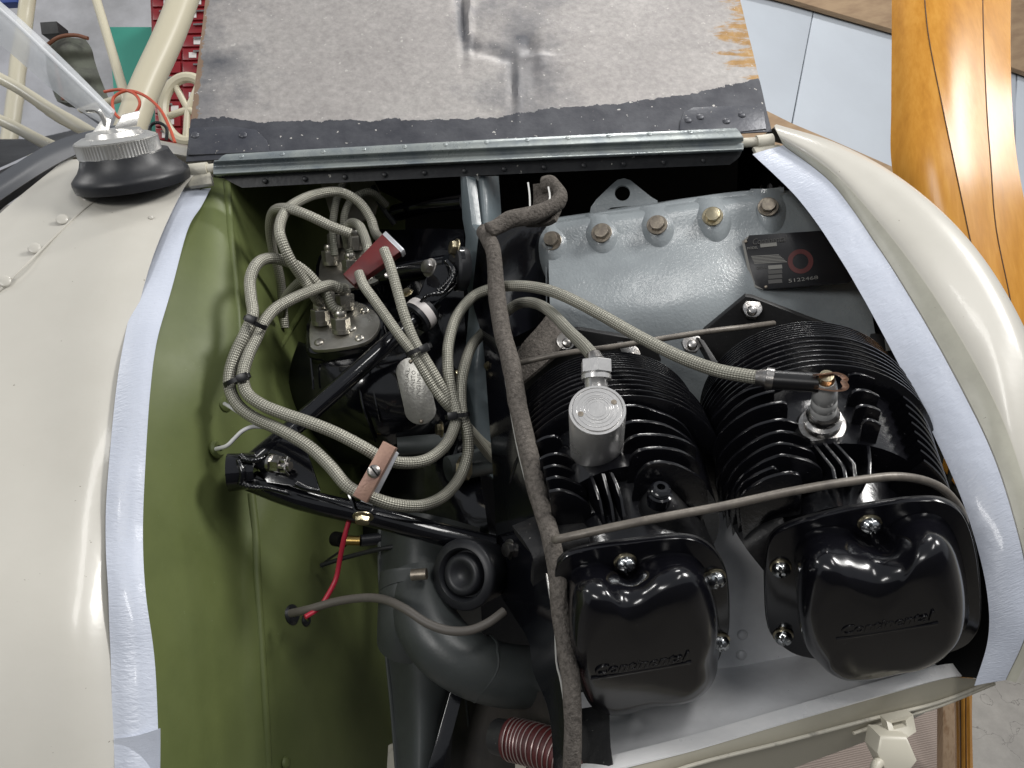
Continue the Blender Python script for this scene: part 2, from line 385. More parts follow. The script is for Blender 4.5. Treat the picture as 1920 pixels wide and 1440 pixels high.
def door_mat(plane_o, ux, uy, W, H):
    """bare weathered sheet with a dark brushed band along the hinge and ochre primer at the right edge"""
    m, t, b = uvmat('weathered_door_inside')
    g = t.add('ShaderNodeNewGeometry'); P0 = g.outputs['Position']
    def dotv(vec, off):
        q = t.add('ShaderNodeVectorMath', operation='SUBTRACT'); t.link(P0, q.inputs[0]); q.inputs[1].default_value = off
        d = t.add('ShaderNodeVectorMath', operation='DOT_PRODUCT'); t.link(q.outputs[0], d.inputs[0]); d.inputs[1].default_value = vec; return d.outputs['Value']
    def ma(op, a, b2=None, c=None):
        q = t.add('ShaderNodeMath', operation=op)
        for i, x in enumerate((a, b2, c)):
            if x is None: continue
            if isinstance(x, (int, float)): q.inputs[i].default_value = x
            else: t.link(x, q.inputs[i])
        return q.outputs[0]
    def nz(scale, det=6, rough=.65, st=None, dist=0):
        n = t.add('ShaderNodeTexNoise', _Scale=scale, _Detail=det, _Roughness=rough, _Distortion=dist)
        if st: mp = t.add('ShaderNodeMapping'); mp.inputs['Scale'].default_value = st; t.link(P0, mp.inputs[0]); t.link(mp.outputs[0], n.inputs['Vector'])
        else: t.link(P0, n.inputs['Vector'])
        return n.outputs[0]
    def ramp(f, stops):
        r = t.add('ShaderNodeValToRGB'); e = r.color_ramp.elements
        while len(e) < len(stops): e.new(.5)
        for q, (p, c) in zip(e, stops): q.position = p; q.color = (*c, 1)
        t.link(f, r.inputs[0]); return r.outputs[0]
    def mix(f, a, b2):
        q = t.add('ShaderNodeMix', data_type='RGBA')
        t.link(f, q.inputs[0])
        for i, x in ((6, a), (7, b2)):
            if isinstance(x, tuple): q.inputs[i].default_value = (*x, 1)
            else: t.link(x, q.inputs[i])
        return q.outputs[2]
    u = ma('DIVIDE', dotv(ux, plane_o), W); v = ma('DIVIDE', dotv(uy, plane_o), H)   # 0..1 across and up
    base = ramp(nz(4, 9, .7), [(.3, (.35, .33, .32)), (.5, (.42, .395, .38)), (.68, (.46, .44, .42))])
    fine = ramp(nz(110, 5, .7), [(.34, (.74, .74, .74)), (.56, (1, 1, 1)), (.7, (1.2, 1.2, 1.2))])
    mm = t.add('ShaderNodeMix', data_type='RGBA', blend_type='MULTIPLY'); mm.inputs[0].default_value = .75; t.link(base, mm.inputs[6]); t.link(fine, mm.inputs[7]); base = mm.outputs[2]
    gr = ma('SMOOTH_MIN', ma('ABSOLUTE', ma('SUBTRACT', u, .58)), ma('MULTIPLY', u, .8), .1)      # grey stains left and in the middle
    gs = ma('SUBTRACT', ma('MULTIPLY', nz(9, 8, .72), 1.0), ma('MULTIPLY', gr, 2.2)); gs = ma('MULTIPLY', ma('SUBTRACT', gs, .30), 6)
    c1 = t.add('ShaderNodeClamp'); t.link(gs, c1.inputs[0]); base = mix(ma('MULTIPLY', c1.outputs[0], .55), base, (.12, .125, .14))
    nb = nz(26, 7, .7)
    for bu, bv, su, sv, am in ((.478, .88, .010, .22, 1.5), (.49, .70, .016, .05, 1.2), (.52, .66, .03, .035, 1.1), (.585, .70, .020, .045, 1.5), (.56, .60, .03, .04, .8), (.562, .40, .010, .16, .8), (.035, .62, .035, .07, 1.0), (.02, .45, .02, .10, .6), (.62, .45, .03, .1, .5), (.60, .3, .05, .06, .5)):
        e = ma('EXPONENT', ma('MULTIPLY', ma('ADD', ma('POWER', ma('DIVIDE', ma('ABSOLUTE', ma('SUBTRACT', u, bu)), su), 2), ma('POWER', ma('DIVIDE', ma('ABSOLUTE', ma('SUBTRACT', v, bv)), sv), 2)), -1))
        c3 = t.add('ShaderNodeClamp'); t.link(ma('MULTIPLY', ma('MULTIPLY', e, am), ma('MULTIPLY_ADD', nb, 3, -.75)), c3.inputs[0]); base = mix(ma('MULTIPLY', c3.outputs[0], .8), base, (.075, .08, .095))
    # dark band edge
    wob = ma('MULTIPLY', ma('SUBTRACT', nz(5, 7, .6), .5), .16); fr = ma('MULTIPLY', ma('SUBTRACT', nz(60, 6, .7), .5), .06)
    edge = ma('ADD', ma('MULTIPLY', ma('POWER', ma('ABSOLUTE', ma('SUBTRACT', u, .42)), 2.0), .42), .185)
    band = ma('GREATER_THAN', ma('ADD', edge, ma('ADD', wob, fr)), v)
    ddark = ramp(nz(30, 6), [(.35, (.045, .047, .058)), (.65, (.085, .088, .10))])
    # ochre primer streaks
    st = nz(1, 9, .72, (16, 30, 110), .2); och = ma('SUBTRACT', ma('ADD', ma('MULTIPLY', ma('SUBTRACT', u, .965), 4.2), ma('MULTIPLY', st, 1.7)), .93)
    c2 = t.add('ShaderNodeClamp'); t.link(ma('MULTIPLY', och, 7), c2.inputs[0])
    ocol = ramp(nz(60, 4), [(.3, (.30, .17, .055)), (.6, (.42, .25, .09)), (.75, (.5, .42, .3))])
    base = mix(c2.outputs[0], base, ocol)
    le = ma('LESS_THAN', ma('ADD', u, ma('MULTIPLY', nz(45), .035)), .030); base = mix(ma('MULTIPLY', le, .7), base, (.27, .16, .08))
    base = mix(band, base, ddark)
    chips = ma('GREATER_THAN', nz(150, 2, .5), .72); base = mix(chips, base, (.55, .53, .5))
    t.link(base, b.inputs['Base Color']); b.inputs['Roughness'].default_value = .46; b.inputs['Metallic'].default_value = .25
    bp = t.add('ShaderNodeBump', _Strength=.35, _Distance=.0012); t.link(ma('ADD', nz(120, 6), ma('MULTIPLY', band, .6)), bp.inputs['Height']); t.link(bp.outputs[0], b.inputs['Normal'])
    return m
def wood_mat(name, c1, c2, c3, dirv, rough=.2, coat=1):
    m, t, b = uvmat(name); tc = t.add('ShaderNodeTexCoord'); 
    g = t.add('ShaderNodeNewGeometry'); mp = t.add('ShaderNodeMapping'); q = Vector(dirv).to_track_quat('Z', 'Y').inverted().to_euler()
    mp.inputs['Rotation'].default_value = q
    mp2 = t.add('ShaderNodeMapping'); mp2.inputs['Scale'].default_value = (1, 1, .035); t.link(g.outputs['Position'], mp.inputs[0]); t.link(mp.outputs[0], mp2.inputs[0])
    n1 = t.add('ShaderNodeTexNoise', _Scale=55, _Detail=5, _Roughness=.6, _Distortion=.15); n2 = t.add('ShaderNodeTexNoise', _Scale=260, _Detail=3)
    n3 = t.add('ShaderNodeTexNoise', _Scale=7, _Detail=3); t.link(g.outputs['Position'], n3.inputs['Vector'])
    t.link(mp2.outputs[0], n1.inputs['Vector']); t.link(mp2.outputs[0], n2.inputs['Vector'])
    a = t.add('ShaderNodeMath', operation='MULTIPLY_ADD'); a.inputs[1].default_value = .35; t.link(n2.outputs[0], a.inputs[0]); t.link(n1.outputs[0], a.inputs[2])
    a2 = t.add('ShaderNodeMath', operation='MULTIPLY_ADD'); a2.inputs[1].default_value = .28; t.link(n3.outputs[0], a2.inputs[0]); t.link(a.outputs[0], a2.inputs[2])
    r = t.add('ShaderNodeValToRGB'); e = r.color_ramp.elements; e.new(.5); 
    for x, (p, c) in zip(e, ((.55, c1), (.8, c2), (1.0, c3))): x.position = p; x.color = (*c, 1)
    t.link(a2.outputs[0], r.inputs[0]); t.link(r.outputs[0], b.inputs['Base Color'])
    b.inputs['Specular IOR Level'].default_value = .3; b.inputs['Roughness'].default_value = rough; b.inputs['Coat Weight'].default_value = coat; b.inputs['Coat Roughness'].default_value = .16
    bp = t.add('ShaderNodeBump', _Strength=.15, _Distance=.001); t.link(n1.outputs[0], bp.inputs['Height']); t.link(bp.outputs[0], b.inputs['Normal'])
    return m
M_prop = wood_mat('varnished_propeller_wood', (.42, .18, .022), (.50, .225, .03), (.56, .27, .045), P(1780, 0, 1.2)-P(1800, 900, 1.1), .24, 0)
M_glue = mat('glue_line', (.06, .025, .008), .5)
M_stud = wood_mat('pine_board', (.36, .24, .15), (.50, .36, .24), (.3, .18, .1), (0, .3, 1), .6, 0)
def glass_mat():
    m, t, b = uvmat('clear_plastic_windshield'); b.inputs['Base Color'].default_value = (.97, .98, 1, 1); b.inputs['Roughness'].default_value = .04; b.inputs['Transmission Weight'].default_value = 1; b.inputs['IOR'].default_value = 1.08; b.inputs['Specular IOR Level'].default_value = .35
    return m
M_glass = glass_mat()
def floor_mat():
    m, t, b = uvmat('cracked_concrete'); g = t.add('ShaderNodeNewGeometry')
    n = t.add('ShaderNodeTexNoise', _Scale=5, _Detail=9, _Roughness=.7); t.link(g.outputs['Position'], n.inputs['Vector'])
    r = t.add('ShaderNodeValToRGB'); r.color_ramp.elements[0].color = (.15, .14, .125, 1); r.color_ramp.elements[1].color = (.27, .255, .23, 1); r.color_ramp.elements[0].position = .35; r.color_ramp.elements[1].position = .65; t.link(n.outputs[0], r.inputs[0])
    v = t.add('ShaderNodeTexVoronoi', feature='DISTANCE_TO_EDGE'); v.inputs['Scale'].default_value = 9
    n2 = t.add('ShaderNodeTexNoise', _Scale=9, _Detail=6); t.link(g.outputs['Position'], n2.inputs['Vector'])
    mx = t.add('ShaderNodeMix', data_type='RGBA'); mx.inputs[0].default_value = .35; t.link(g.outputs['Position'], mx.inputs[6]); t.link(n2.outputs[1], mx.inputs[7]); t.link(mx.outputs[2], v.inputs['Vector'])
    gt = t.add('ShaderNodeMath', operation='LESS_THAN'); gt.inputs[1].default_value = .009; t.link(v.outputs[0], gt.inputs[0])
    m3 = t.add('ShaderNodeMix', data_type='RGBA'); t.link(gt.outputs[0], m3.inputs[0]); t.link(r.outputs[0], m3.inputs[6]); m3.inputs[7].default_value = (.10, .09, .08, 1); t.link(m3.outputs[2], b.inputs['Base Color'])
    b.inputs['Roughness'].default_value = .45
    bp = t.add('ShaderNodeBump', _Strength=.5, _Distance=.004); t.link(n.outputs[0], bp.inputs['Height']); t.link(bp.outputs[0], b.inputs['Normal'])
    return m
M_floor = floor_mat()
def rug_mat():
    m, t, b = uvmat('ribbed_rug'); g = t.add('ShaderNodeNewGeometry')
    wv = t.add('ShaderNodeTexWave', wave_type='BANDS', bands_direction='Y'); wv.inputs['Scale'].default_value = 70; wv.inputs['Distortion'].default_value = 1.2; t.link(g.outputs['Position'], wv.inputs['Vector'])
    r = t.add('ShaderNodeValToRGB'); r.color_ramp.elements[0].color = (.235, .19, .165, 1); r.color_ramp.elements[1].color = (.33, .27, .235, 1); t.link(wv.outputs[0], r.inputs[0]); t.link(r.outputs[0], b.inputs['Base Color']); b.inputs['Roughness'].default_value = .9
    bp = t.add('ShaderNodeBump', _Strength=.5, _Distance=.003); t.link(wv.outputs[0], bp.inputs['Height']); t.link(bp.outputs[0], b.inputs['Normal']); return m
M_rug = rug_mat()

# ============================================================ SETTING
def quad(name, pts, m, parent=None, h=.02, n=None, bev=0, label=None):
    n = n or (pts[1]-pts[0]).cross(pts[2]-pts[0]).normalized()
    if n.dot(CAM-pts[0]) < 0: n = -n
    return link(name, prism_bm(pts, n, h, bev), m, parent, label=label)
o = quad('floor', [Vector((-6, -4, FLOOR)), Vector((8, -4, FLOOR)), Vector((8, 8, FLOOR)), Vector((-6, 8, FLOOR))], M_floor, h=.1)
tag(o, 'cracked grey concrete hangar floor', kind='structure')
WR = pl((1450, 0, 3.0), (1900, 100, 3.4), (1600, 400, 2.65))          # right wall plane
wallR = slab('wall', WR.off(-.012), [(900, -700), (2500, -300), (2400, 1250), (900, 900)], .05, M_dark)
tag(wallR, 'pale painted panel wall behind the propeller', kind='structure')
def line(px0, py0, px1, py1, t): return (px0+(px1-px0)*t, py0+(py1-py0)*t)
for q in ([(920, -400), (1590, -300), (1526, 12), (1483, 235), (1484, 235), (920, 0)],
          [(1592, -300), (1905, -300), (1905, 420), (1840, 560), (1440, 560), (1486, 236), (1528, 12)],
          [(1908, -300), (2400, -300), (2400, 900), (1850, 900), (1868, 560), (1908, 160)]):
    slab('panel', WR, q, .01, M_white, wallR, bev=.002)
slab('plywood_strip', WR.off(.03), [(1380, -27), (1483, -1), (1672, 54), (1800, 92), (1920, 134), (2200, 230), (2200, -60), (1920, -160), (1672, -160), (1380, -160)], .02, M_ply, wallR, bev=.003)
slab('plywood_strip', WR.off(.03), [(940, -12), (1405, 192), (1440, 208), (1486, 231), (1560, 262), (1760, 350), (1760, 440), (1560, 345), (1405, 290), (940, 120)], .02, M_ply, wallR, bev=.003)
o = quad('wall', [Vector((-6, -3.4, FLOOR)), Vector((8, -3.4, FLOOR)), Vector((8, -3.4, FLOOR+3.4)), Vector((-6, -3.4, FLOOR+3.4))], M_darkwall, h=.1, n=Vector((0, 1, 0)))  # unseen wall added so the valve covers reflect something dark
tag(o, 'unseen dark hangar wall added behind the viewer for black reflections', kind='structure')
WL = pl((0, 0, 4.2), (380, 0, 4.2), (200, 300, 3.9))
wl = slab('wall', WL, [(-900, -700), (900, -700), (900, 420), (-900, 700)], .05, M_hwall)
tag(wl, 'grey hangar wall far behind the windshield', kind='structure')

# ============================================================ BACKGROUND THINGS, upper left
tp = pl((215, 50, 3.7), (285, 50, 3.7), (240, 220, 3.6))
o = slab('wall_board', tp, [(203, 50), (340, 50), (340, 330), (225, 330)], .03, M_teal, bev=.004); tag(o, 'teal green board leaning between the cream struts', 'board')
th = thing('tool_chest', 'tall dark red tool chest with many drawers behind the open cowl', 'tool chest', P(350, 300, 3.4))
tc = pl((290, 0, 3.4), (400, 0, 3.4), (330, 280, 3.3))
slab('chest_body', tc.off(-.012), [(278, -60), (470, -60), (470, 300), (292, 300)], .35, M_chest, th, bev=.01)
for k in range(13):
    y = -34+k*25
    for x0, x1 in ((285+k*.6, 338), (342, 410)):
        d = slab('drawer', tc, [(x0, y), (x1, y-1), (x1, y+20), (x0, y+21)], .012, M_chest, th, bev=.004)
        slab('handle', tc.off(.012), [((x0+x1)/2-14, y+3), ((x0+x1)/2+8, y+2), ((x0+x1)/2+8, y+5), ((x0+x1)/2-14, y+6)], .008, M_steel, d)
        if (k*7+int(x0)) % 3: slab('drawer_label', tc.off(.003), [(x0+30-(k % 3)*9, y+7), (x0+44-(k % 3)*9, y+7), (x0+44-(k % 3)*9, y+17), (x0+30-(k % 3)*9, y+17)], .002, M_pale, d)
def single(o, *a, **k): return tag(o, *a, **k)
# wing struts and tubes of the aircraft parked behind
single(ptube('wing_strut', [(365, -60, 2.2), (320, 60, 2.15), (268, 175, 2.1), (228, 290, 2.05)], 27, M_strut, seg=20), 'broad cream wing strut in front of the red chest', 'strut')
single(ptube('wing_strut', [(163, -60, 2.4), (205, 80, 2.3), (238, 190, 2.2), (252, 215, 2.2)], 8.5, M_strut), 'thin pale yellow strut crossing the teal board', 'strut')
single(ptube('wing_strut', [(60, -60, 2.9), (48, 30, 2.9), (36, 120, 2.8), (22, 240, 2.7), (8, 360, 2.6)], 14, M_strut, seg=16), 'upright cream tube at far left behind the windshield', 'strut')
single(ptube('landing_gear_leg', [(150, 212, 2.4), (200, 192, 2.35), (250, 178, 2.3)], 7, M_strut), 'short cream tube joining the strut ends beside the orange hose', 'tube')
# wheel rim
t = thing('spoked_wheel', 'cream spoked wheel standing against the red chest', 'wheel', P(345, 230, 2.5))
ring = [(q[0], q[1], 2.5) for q in ell(352, 205, 46, 60, 20)]
link('wheel_rim', add_tube(bmesh.new(), [P(*q) for q in ring], .018, close=True, smooth=2, seg=10), M_strut, t)
for a in (20, 95, 165, 235, 300):
    a = math.radians(a); ptube('spoke', [(352, 205, 2.5), (352+44*math.cos(a), 205+58*math.sin(a), 2.5)], 6, M_strut, t)
# hose
single(ptube('air_hose', [(196, 172, 2.0), (225, 168, 1.98), (252, 176, 1.96), (262, 196, 1.95), (246, 220, 1.95), (225, 222, 1.95), (212, 205, 1.96), (214, 182, 1.97), (240, 170, 1.97), (272, 180, 1.95), (300, 205, 1.9), (318, 240, 1.85), (328, 268, 1.8)], 2.8, M_hose, smooth=6), 'thin orange hose looped behind the fuel filler', 'hose')
single(ptube('air_hose', [(280, 250, 1.5), (283, 235, 1.5), (297, 230, 1.5), (312, 240, 1.5), (312, 262, 1.5)], 3, M_rubber, smooth=5), 'short black hose loop beside the chrome filler', 'hose')
# padded bag and bin far left
bg = thing('cloth_bag', 'grey green quilted bag with brown trim standing by the wall', 'bag', P(150, 200, 3.0))
rows = []
for j, (y, xl, xr) in enumerate([(70, 96, 160), (92, 88, 172), (115, 86, 178), (140, 88, 186), (165, 96, 196), (195, 106, 208)]):
    rows.append([(xl+(xr-xl)*s, y+(6 if j == 0 else 0)*abs(s-.5), 3.0-.05*math.sin(math.pi*s)-(.03 if j % 2 else 0)) for s in (0, .25, .5, .75, 1)])
patch('padding', rows, M_bag, bg, thick=.05)
ptube('trim', [(84, 88, 2.93), (110, 70, 2.92), (140, 66, 2.92), (165, 72, 2.92)], 3.5, M_brown, bg)
ptube('trim', [(100, 100, 2.93), (108, 140, 2.92), (118, 190, 2.92)], 3, M_brown, bg)
o = quad('box', [P(75, 42, 3.1), P(106, 40, 3.1), P(110, 62, 3.1), P(78, 64, 3.1)], M_blkdull, h=.08); tag(o, 'small black box on top of the quilted bag', 'box')
o = quad('storage_bin', [P(-60, -60, 3.4), P(34, -60, 3.4), P(32, 4, 3.4), P(-60, 9, 3.4)], M_blue, h=.05, bev=.01); tag(o, 'blue plastic bin at the far upper left corner', 'bin')

# ============================================================ AIRFRAME NOSE
air = thing('airplane_nose', 'cream aircraft nose with open engine bay and green firewall edged in white tape', 'airplane', P(300, 1000, .70))
# left cowl skin
rows = [[(120, 300, .93), (190, 296, .93), (260, 300, .93), (325, 305, .925), (372, 318, .922)],
        [(-20, 420, .84), (100, 395, .85), (190, 375, .865), (275, 368, .87), (338, 364, .890)],
        [(-160, 600, .74), (0, 560, .755), (110, 530, .765), (205, 515, .77), (278, 507, .788)],
        [(-200, 800, .67), (-30, 780, .68), (70, 765, .69), (160, 755, .695), (226, 748, .708)],
        [(-200, 1010, .615), (-30, 1000, .625), (70, 1000, .635), (150, 1000, .645), (212, 1000, .660)],
        [(-200, 1230, .57), (-30, 1230, .58), (70, 1230, .59), (150, 1230, .60), (222, 1230, .619)],
        [(-200, 1560, .545), (-30, 1560, .55), (70, 1560, .56), (160, 1560, .57), (250, 1560, .585)]]
patch('cowl_skin', rows, M_cream, air, nu=6, nv=6, thick=.0015)
# upper cowl deck that goes over to the far side
rows = [[(100, 302, .95), (190, 290, .95), (262, 285, .95), (325, 290, .94), (372, 300, .935)],
        [(160, 262, 1.05), (220, 255, 1.05), (280, 262, 1.04), (325, 270, 1.03), (385, 280, 1.02)],
        [(150, 300, 1.16), (230, 275, 1.16), (290, 285, 1.14), (330, 290, 1.12), (400, 300, 1.12)],
        [(150, 390, 1.20), (230, 380, 1.20), (290, 380, 1.2), (330, 390, 1.2), (400, 400, 1.18)]]
patch('deck_skin', rows, M_cream, air, thick=.0015)
# lap seam: thin raised strip
seam = [(-30, 572, .755), (30, 515, .772), (70, 476, .795), (110, 436, .822), (150, 399, .848), (182, 374, .868)]
link('lap_seam', add_tube(bmesh.new(), [P(a, b, d-.002) for a, b, d in seam], .0012, seg=6), M_cream, air)
dm = with_mat('rivet_cream', dome_mesh(), M_cream)
nrm = (CAM-P(100, 430, .82)).normalized(); nrm = (nrm*.8+CY*.35-CX*.25).normalized()
for x, y, d in ((166, 371, .868), (116, 411, .832), (64, 465, .797), (8, 527, .764), (200, 334, .905)):
    inst('rivet', dm, P(x, y, d-.001), nrm, .0064, air, sz=.0030)
for x, y, d in ((283, 408, .842), (262, 427, .835)): inst('rivet', dm, P(x, y, d), nrm, .0028, air)
# tape strip on the left
ZT = [(.93, 330), (.885, 380), (.84, 440), (.78, 530), (.73, 650), (.70, 760), (.675, 880), (.655, 1000), (.63, 1120), (.615, 1250), (.59, 1480)]
LO = [(336, 352), (315, 395), (290, 455), (255, 545), (229, 655), (214, 765), (203, 880), (198, 1000), (203, 1120), (208, 1250), (216, 1480)]
LI = [(396, 352), (378, 385), (352, 430), (322, 540), (294, 640), (281, 740), (272, 880), (268, 1000), (273, 1110), (291, 1250), (300, 1480)]
rows = [[(a[0], a[1], z-.0035), ((a[0]*2+b[0])/3, (a[1]*2+b[1])/3, z-.0055), ((a[0]+2*b[0])/3, (a[1]+b[1]*2)/3, z-.0050), (b[0], b[1], z-.001)] for a, b, (z, _) in zip(LO, LI, ZT)]
tL = patch('tape_strip', rows, M_tape, air, nu=6, nv=8, thick=.0006, wob=.0006, label='white tape strip along the firewall edge')
# extra short tape piece near the bottom with torn edge
rows = [[(214+x*.9, 1385+y-x*.12, .5950), (255+x, 1380+y-x*.2, .5915), (300, 1366+y, .5905)] for x, y in ((0, 0), (0, 40), (2, 90), (3, 130))]
patch('tape_strip', rows, M_tape, air, nu=5, nv=5, thick=.0006, wob=.0015)
# firewall: rows left->right
fw = [[(385, 330, .940), (425, 335, .955), (470, 340, 1.02), (600, 330, 1.20), (760, 330, 1.32)],
      [(345, 430, .865), (432, 440, .890), (480, 440, .99), (600, 430, 1.17), (760, 430, 1.30)],
      [(312, 550, .800), (442, 560, .850), (500, 560, .95), (600, 550, 1.14), (760, 550, 1.28)],
      [(284, 700, .735), (450, 700, .820), (520, 700, .90), (610, 700, 1.08), (760, 700, 1.25)],
      [(268, 880, .690), (440, 880, .800), (540, 880, .86), (640, 880, .96), (760, 880, 1.20)],
      [(262, 1050, .655), (430, 1050, .765), (480, 1050, .795), (600, 1050, .88), (760, 1050, 1.10)],
      [(268, 1200, .630), (430, 1200, .735), (490, 1200, .770), (600, 1200, .85), (760, 1200, 1.05)],
      [(285, 1480, .590), (430, 1480, .695), (505, 1480, .735), (620, 1480, .81), (760, 1480, 1.0)]]
firewall = patch('firewall', fw, M_green, air, nu=10, nv=6, thick=.002, label='dull green painted firewall')
def fwd(px, py):
    """depth of the firewall surface under a pixel by bilinear search"""
    best = None
    for r in range(len(fw)-1):
        for c in range(4):
            q = [fw[r][c], fw[r][c+1], fw[r+1][c+1], fw[r+1][c]]
            for i in range(9):
                for j in range(9):
                    s, u = i/8, j/8
                    a = [q[0][k]*(1-s)*(1-u)+q[1][k]*s*(1-u)+q[2][k]*s*u+q[3][k]*(1-s)*u for k in range(3)]
                    e = (a[0]-px)**2+(a[1]-py)**2
                    if best is None or e < best[0]: best = (e, a[2])
    return best[1]
# pressed beads in the firewall
for pts in ([(425, 345), (432, 440), (440, 520), (446, 600), (447, 690), (438, 760)], [(470, 925), (478, 1000), (482, 1100), (488, 1200), (496, 1330), (502, 1460)], [(500, 700), (530, 640), (560, 590), (590, 545)]):
    link('bead', add_tube(bmesh.new(), [P(x, y, fwd(x, y)+.0015) for x, y in pts], .005, seg=12), M_green, firewall)
gm = with_mat('rivet_green', dome_mesh(), M_green)
fn = (P(600, 900, .96)-P(268, 900, .69)).cross(P(300, 1200, .64)-P(268, 880, .69)).normalized()
if fn.dot(CX) < 0 and fn.dot(CZ) < 0: fn = -fn
for x, y in ((305, 1287), (568, 1417), (536, 1430)): inst('rivet', gm, P(x, y, fwd(x, y)-.001), fn, .0062, firewall)
# hinge lugs
def lug(px, py, d, s, label):
    g = link('hinge_lug', add_tube(bmesh.new(), [P(px-26*s, py+4*s, d), P(px+22*s, py-1, d)], .0085*s, seg=16, smooth=1), M_creamold, air, label=label)
    quad('lug_plate', [P(px-28*s, py+8, d-.004), P(px+26*s, py+4, d-.004), P(px+30*s, py+26*s, d-.008), P(px-14*s, py+32*s, d-.008)], M_creamold, g, h=.006, bev=.0015)
    link('hinge_pin', add_tube(bmesh.new(), [P(px+16, py, d), P(px+46, py-4, d)], .006, seg=12, smooth=1), M_creamold, g)
lug(368, 318, .92, 1, 'chipped cream lug at the left end of the hinge')
o = link('hinge_lug', add_tube(bmesh.new(), [P(1418, 268, .985), P(1448, 264, .985)], .0095, seg=16, smooth=1), M_creamold, air, label='chipped cream lug at the right end of the hinge')
link('hinge_pin', add_tube(bmesh.new(), [P(1388, 268, .985), P(1420, 266, .985)], .0062, seg=12, smooth=1), M_creamold, o)
quad('lug_plate', [P(1412, 275, .98), P(1462, 270, .98), P(1466, 284, .976), P(1420, 290, .976)], M_creamold, o, h=.006, bev=.001)

# nose bowl
TI = [(1412, 288, 0.977), (1500, 375, 0.913), (1580, 490, 0.859), (1660, 632, 0.804), (1735, 780, 0.758), (1795, 912, 0.715), (1832, 1020, 0.695), (1853, 1120, 0.683), (1853, 1200, 0.682), (1828, 1285, 0.685)]
TO = [(1468, 272, 0.977), (1560, 345, 0.91), (1645, 462, 0.854), (1725, 590, 0.797), (1805, 735, 0.748), (1865, 862, 0.705), (1905, 990, 0.682), (1925, 1090, 0.673), (1922, 1190, 0.672), (1885, 1275, 0.68)]
SI = [(1452, 236, 0.987), (1560, 270, 0.938), (1665, 325, 0.894), (1765, 405, 0.844), (1850, 505, 0.798), (1925, 640, 0.755), (1985, 810, 0.72), (2020, 990, 0.698), (2010, 1170, 0.692), (1950, 1290, 0.695)]
rows = []
for a, b, c in zip(TI, TO, SI):
    m1 = ((b[0]*2+c[0])/3, (b[1]*2+c[1])/3, (b[2]*2+c[2])/3-.012); m2 = ((b[0]+c[0]*2)/3, (b[1]+c[1]*2)/3, (b[2]+c[2]*2)/3-.012)
    e = (c[0]+3, c[1]-1, c[2]+.05); e2 = (c[0]-25, c[1]+20, c[2]+.16)
    rows.append([(a[0], a[1], a[2]+.001), ((a[0]+b[0])/2, (a[1]+b[1])/2, (a[2]+b[2])/2-.001), b, m1, m2, c, e, e2])
bowl = patch('nose_bowl', rows, M_cream, air, nu=5, nv=7, thick=.0018, label='glossy cream nose bowl with chipped paint')
rows = [[(a[0]-1, a[1]+1, a[2]-.0035), ((2*a[0]+b[0])/3, (2*a[1]+b[1])/3, (2*a[2]+b[2])/3-.005), ((a[0]+2*b[0])/3, (a[1]+2*b[1])/3, (a[2]+2*b[2])/3-.005), (b[0], b[1], b[2]-.0035)] for a, b in zip(TI, TO)]
patch('tape_strip', rows, M_tape, air, nu=6, nv=9, thick=.0007, wob=.001, label='white tape strip along the nose bowl edge')
# raised joggle band beside the tape
jo = []
for k, (b, c) in enumerate(zip(TO, SI)):
    f0, f1 = .02, .30
    lerp = lambda f: tuple(b[i]+(c[i]-b[i])*f for i in range(2))+(b[2]+(c[2]-b[2])*f-.0125*math.sin(math.pi*min(1, f*1.5)/1.5)-.0018,)
    jo.append([lerp(f0), lerp((f0+f1)/2), lerp(f1)])
patch('joggle_strip', jo, M_creamold if 0 else mat('greyed_cream_paint', (.50, .49, .41), .35, col2=(.44, .43, .36), cscale=30, bump=.15, bscale=60, speck=(180, .72, (.15, .13, .10))), bowl, nu=3, nv=7, thick=.001)
# paint chips
for pts in ([(1645, 448), (1652, 462), (1660, 470), (1668, 488)], [(1608, 393), (1620, 388), (1626, 394), (1618, 396)], [(1628, 422), (1640, 424), (1644, 430)]):
    pp = []
    for x, y in pts:
        pp.append(P(x, y, .868 if y > 430 else .893))
    o = link('paint_crack', add_tube(bmesh.new(), pp, .0010, seg=5, smooth=2), M_dark, bowl)
# inner walls of the bay (far side of cowl and nose bulkhead), shade painted near black
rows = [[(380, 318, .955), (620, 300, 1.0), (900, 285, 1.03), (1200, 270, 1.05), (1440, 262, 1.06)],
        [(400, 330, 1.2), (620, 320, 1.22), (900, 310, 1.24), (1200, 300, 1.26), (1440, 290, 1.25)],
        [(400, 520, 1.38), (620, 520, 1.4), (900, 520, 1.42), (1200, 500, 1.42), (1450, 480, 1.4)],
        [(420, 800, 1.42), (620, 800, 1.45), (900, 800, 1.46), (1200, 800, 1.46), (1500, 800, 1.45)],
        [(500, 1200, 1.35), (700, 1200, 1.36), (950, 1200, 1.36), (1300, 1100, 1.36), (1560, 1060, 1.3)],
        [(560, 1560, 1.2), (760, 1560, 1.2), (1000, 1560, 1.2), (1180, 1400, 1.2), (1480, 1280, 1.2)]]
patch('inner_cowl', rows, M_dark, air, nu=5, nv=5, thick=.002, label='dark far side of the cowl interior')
NB = pl((1440, 300, 1.10), (1640, 600, 1.0), (1760, 900, .96))
NB = Plane(P(1560, 450, 1.04), n=(R3 @ Vector((-.78, .12, .60))))
def hole(cx, cy, w, h): return [(cx-w, cy+h), (cx-w*.8, cy-h*.3), (cx, cy-h), (cx+w*.8, cy-h*.3), (cx+w, cy+h)]
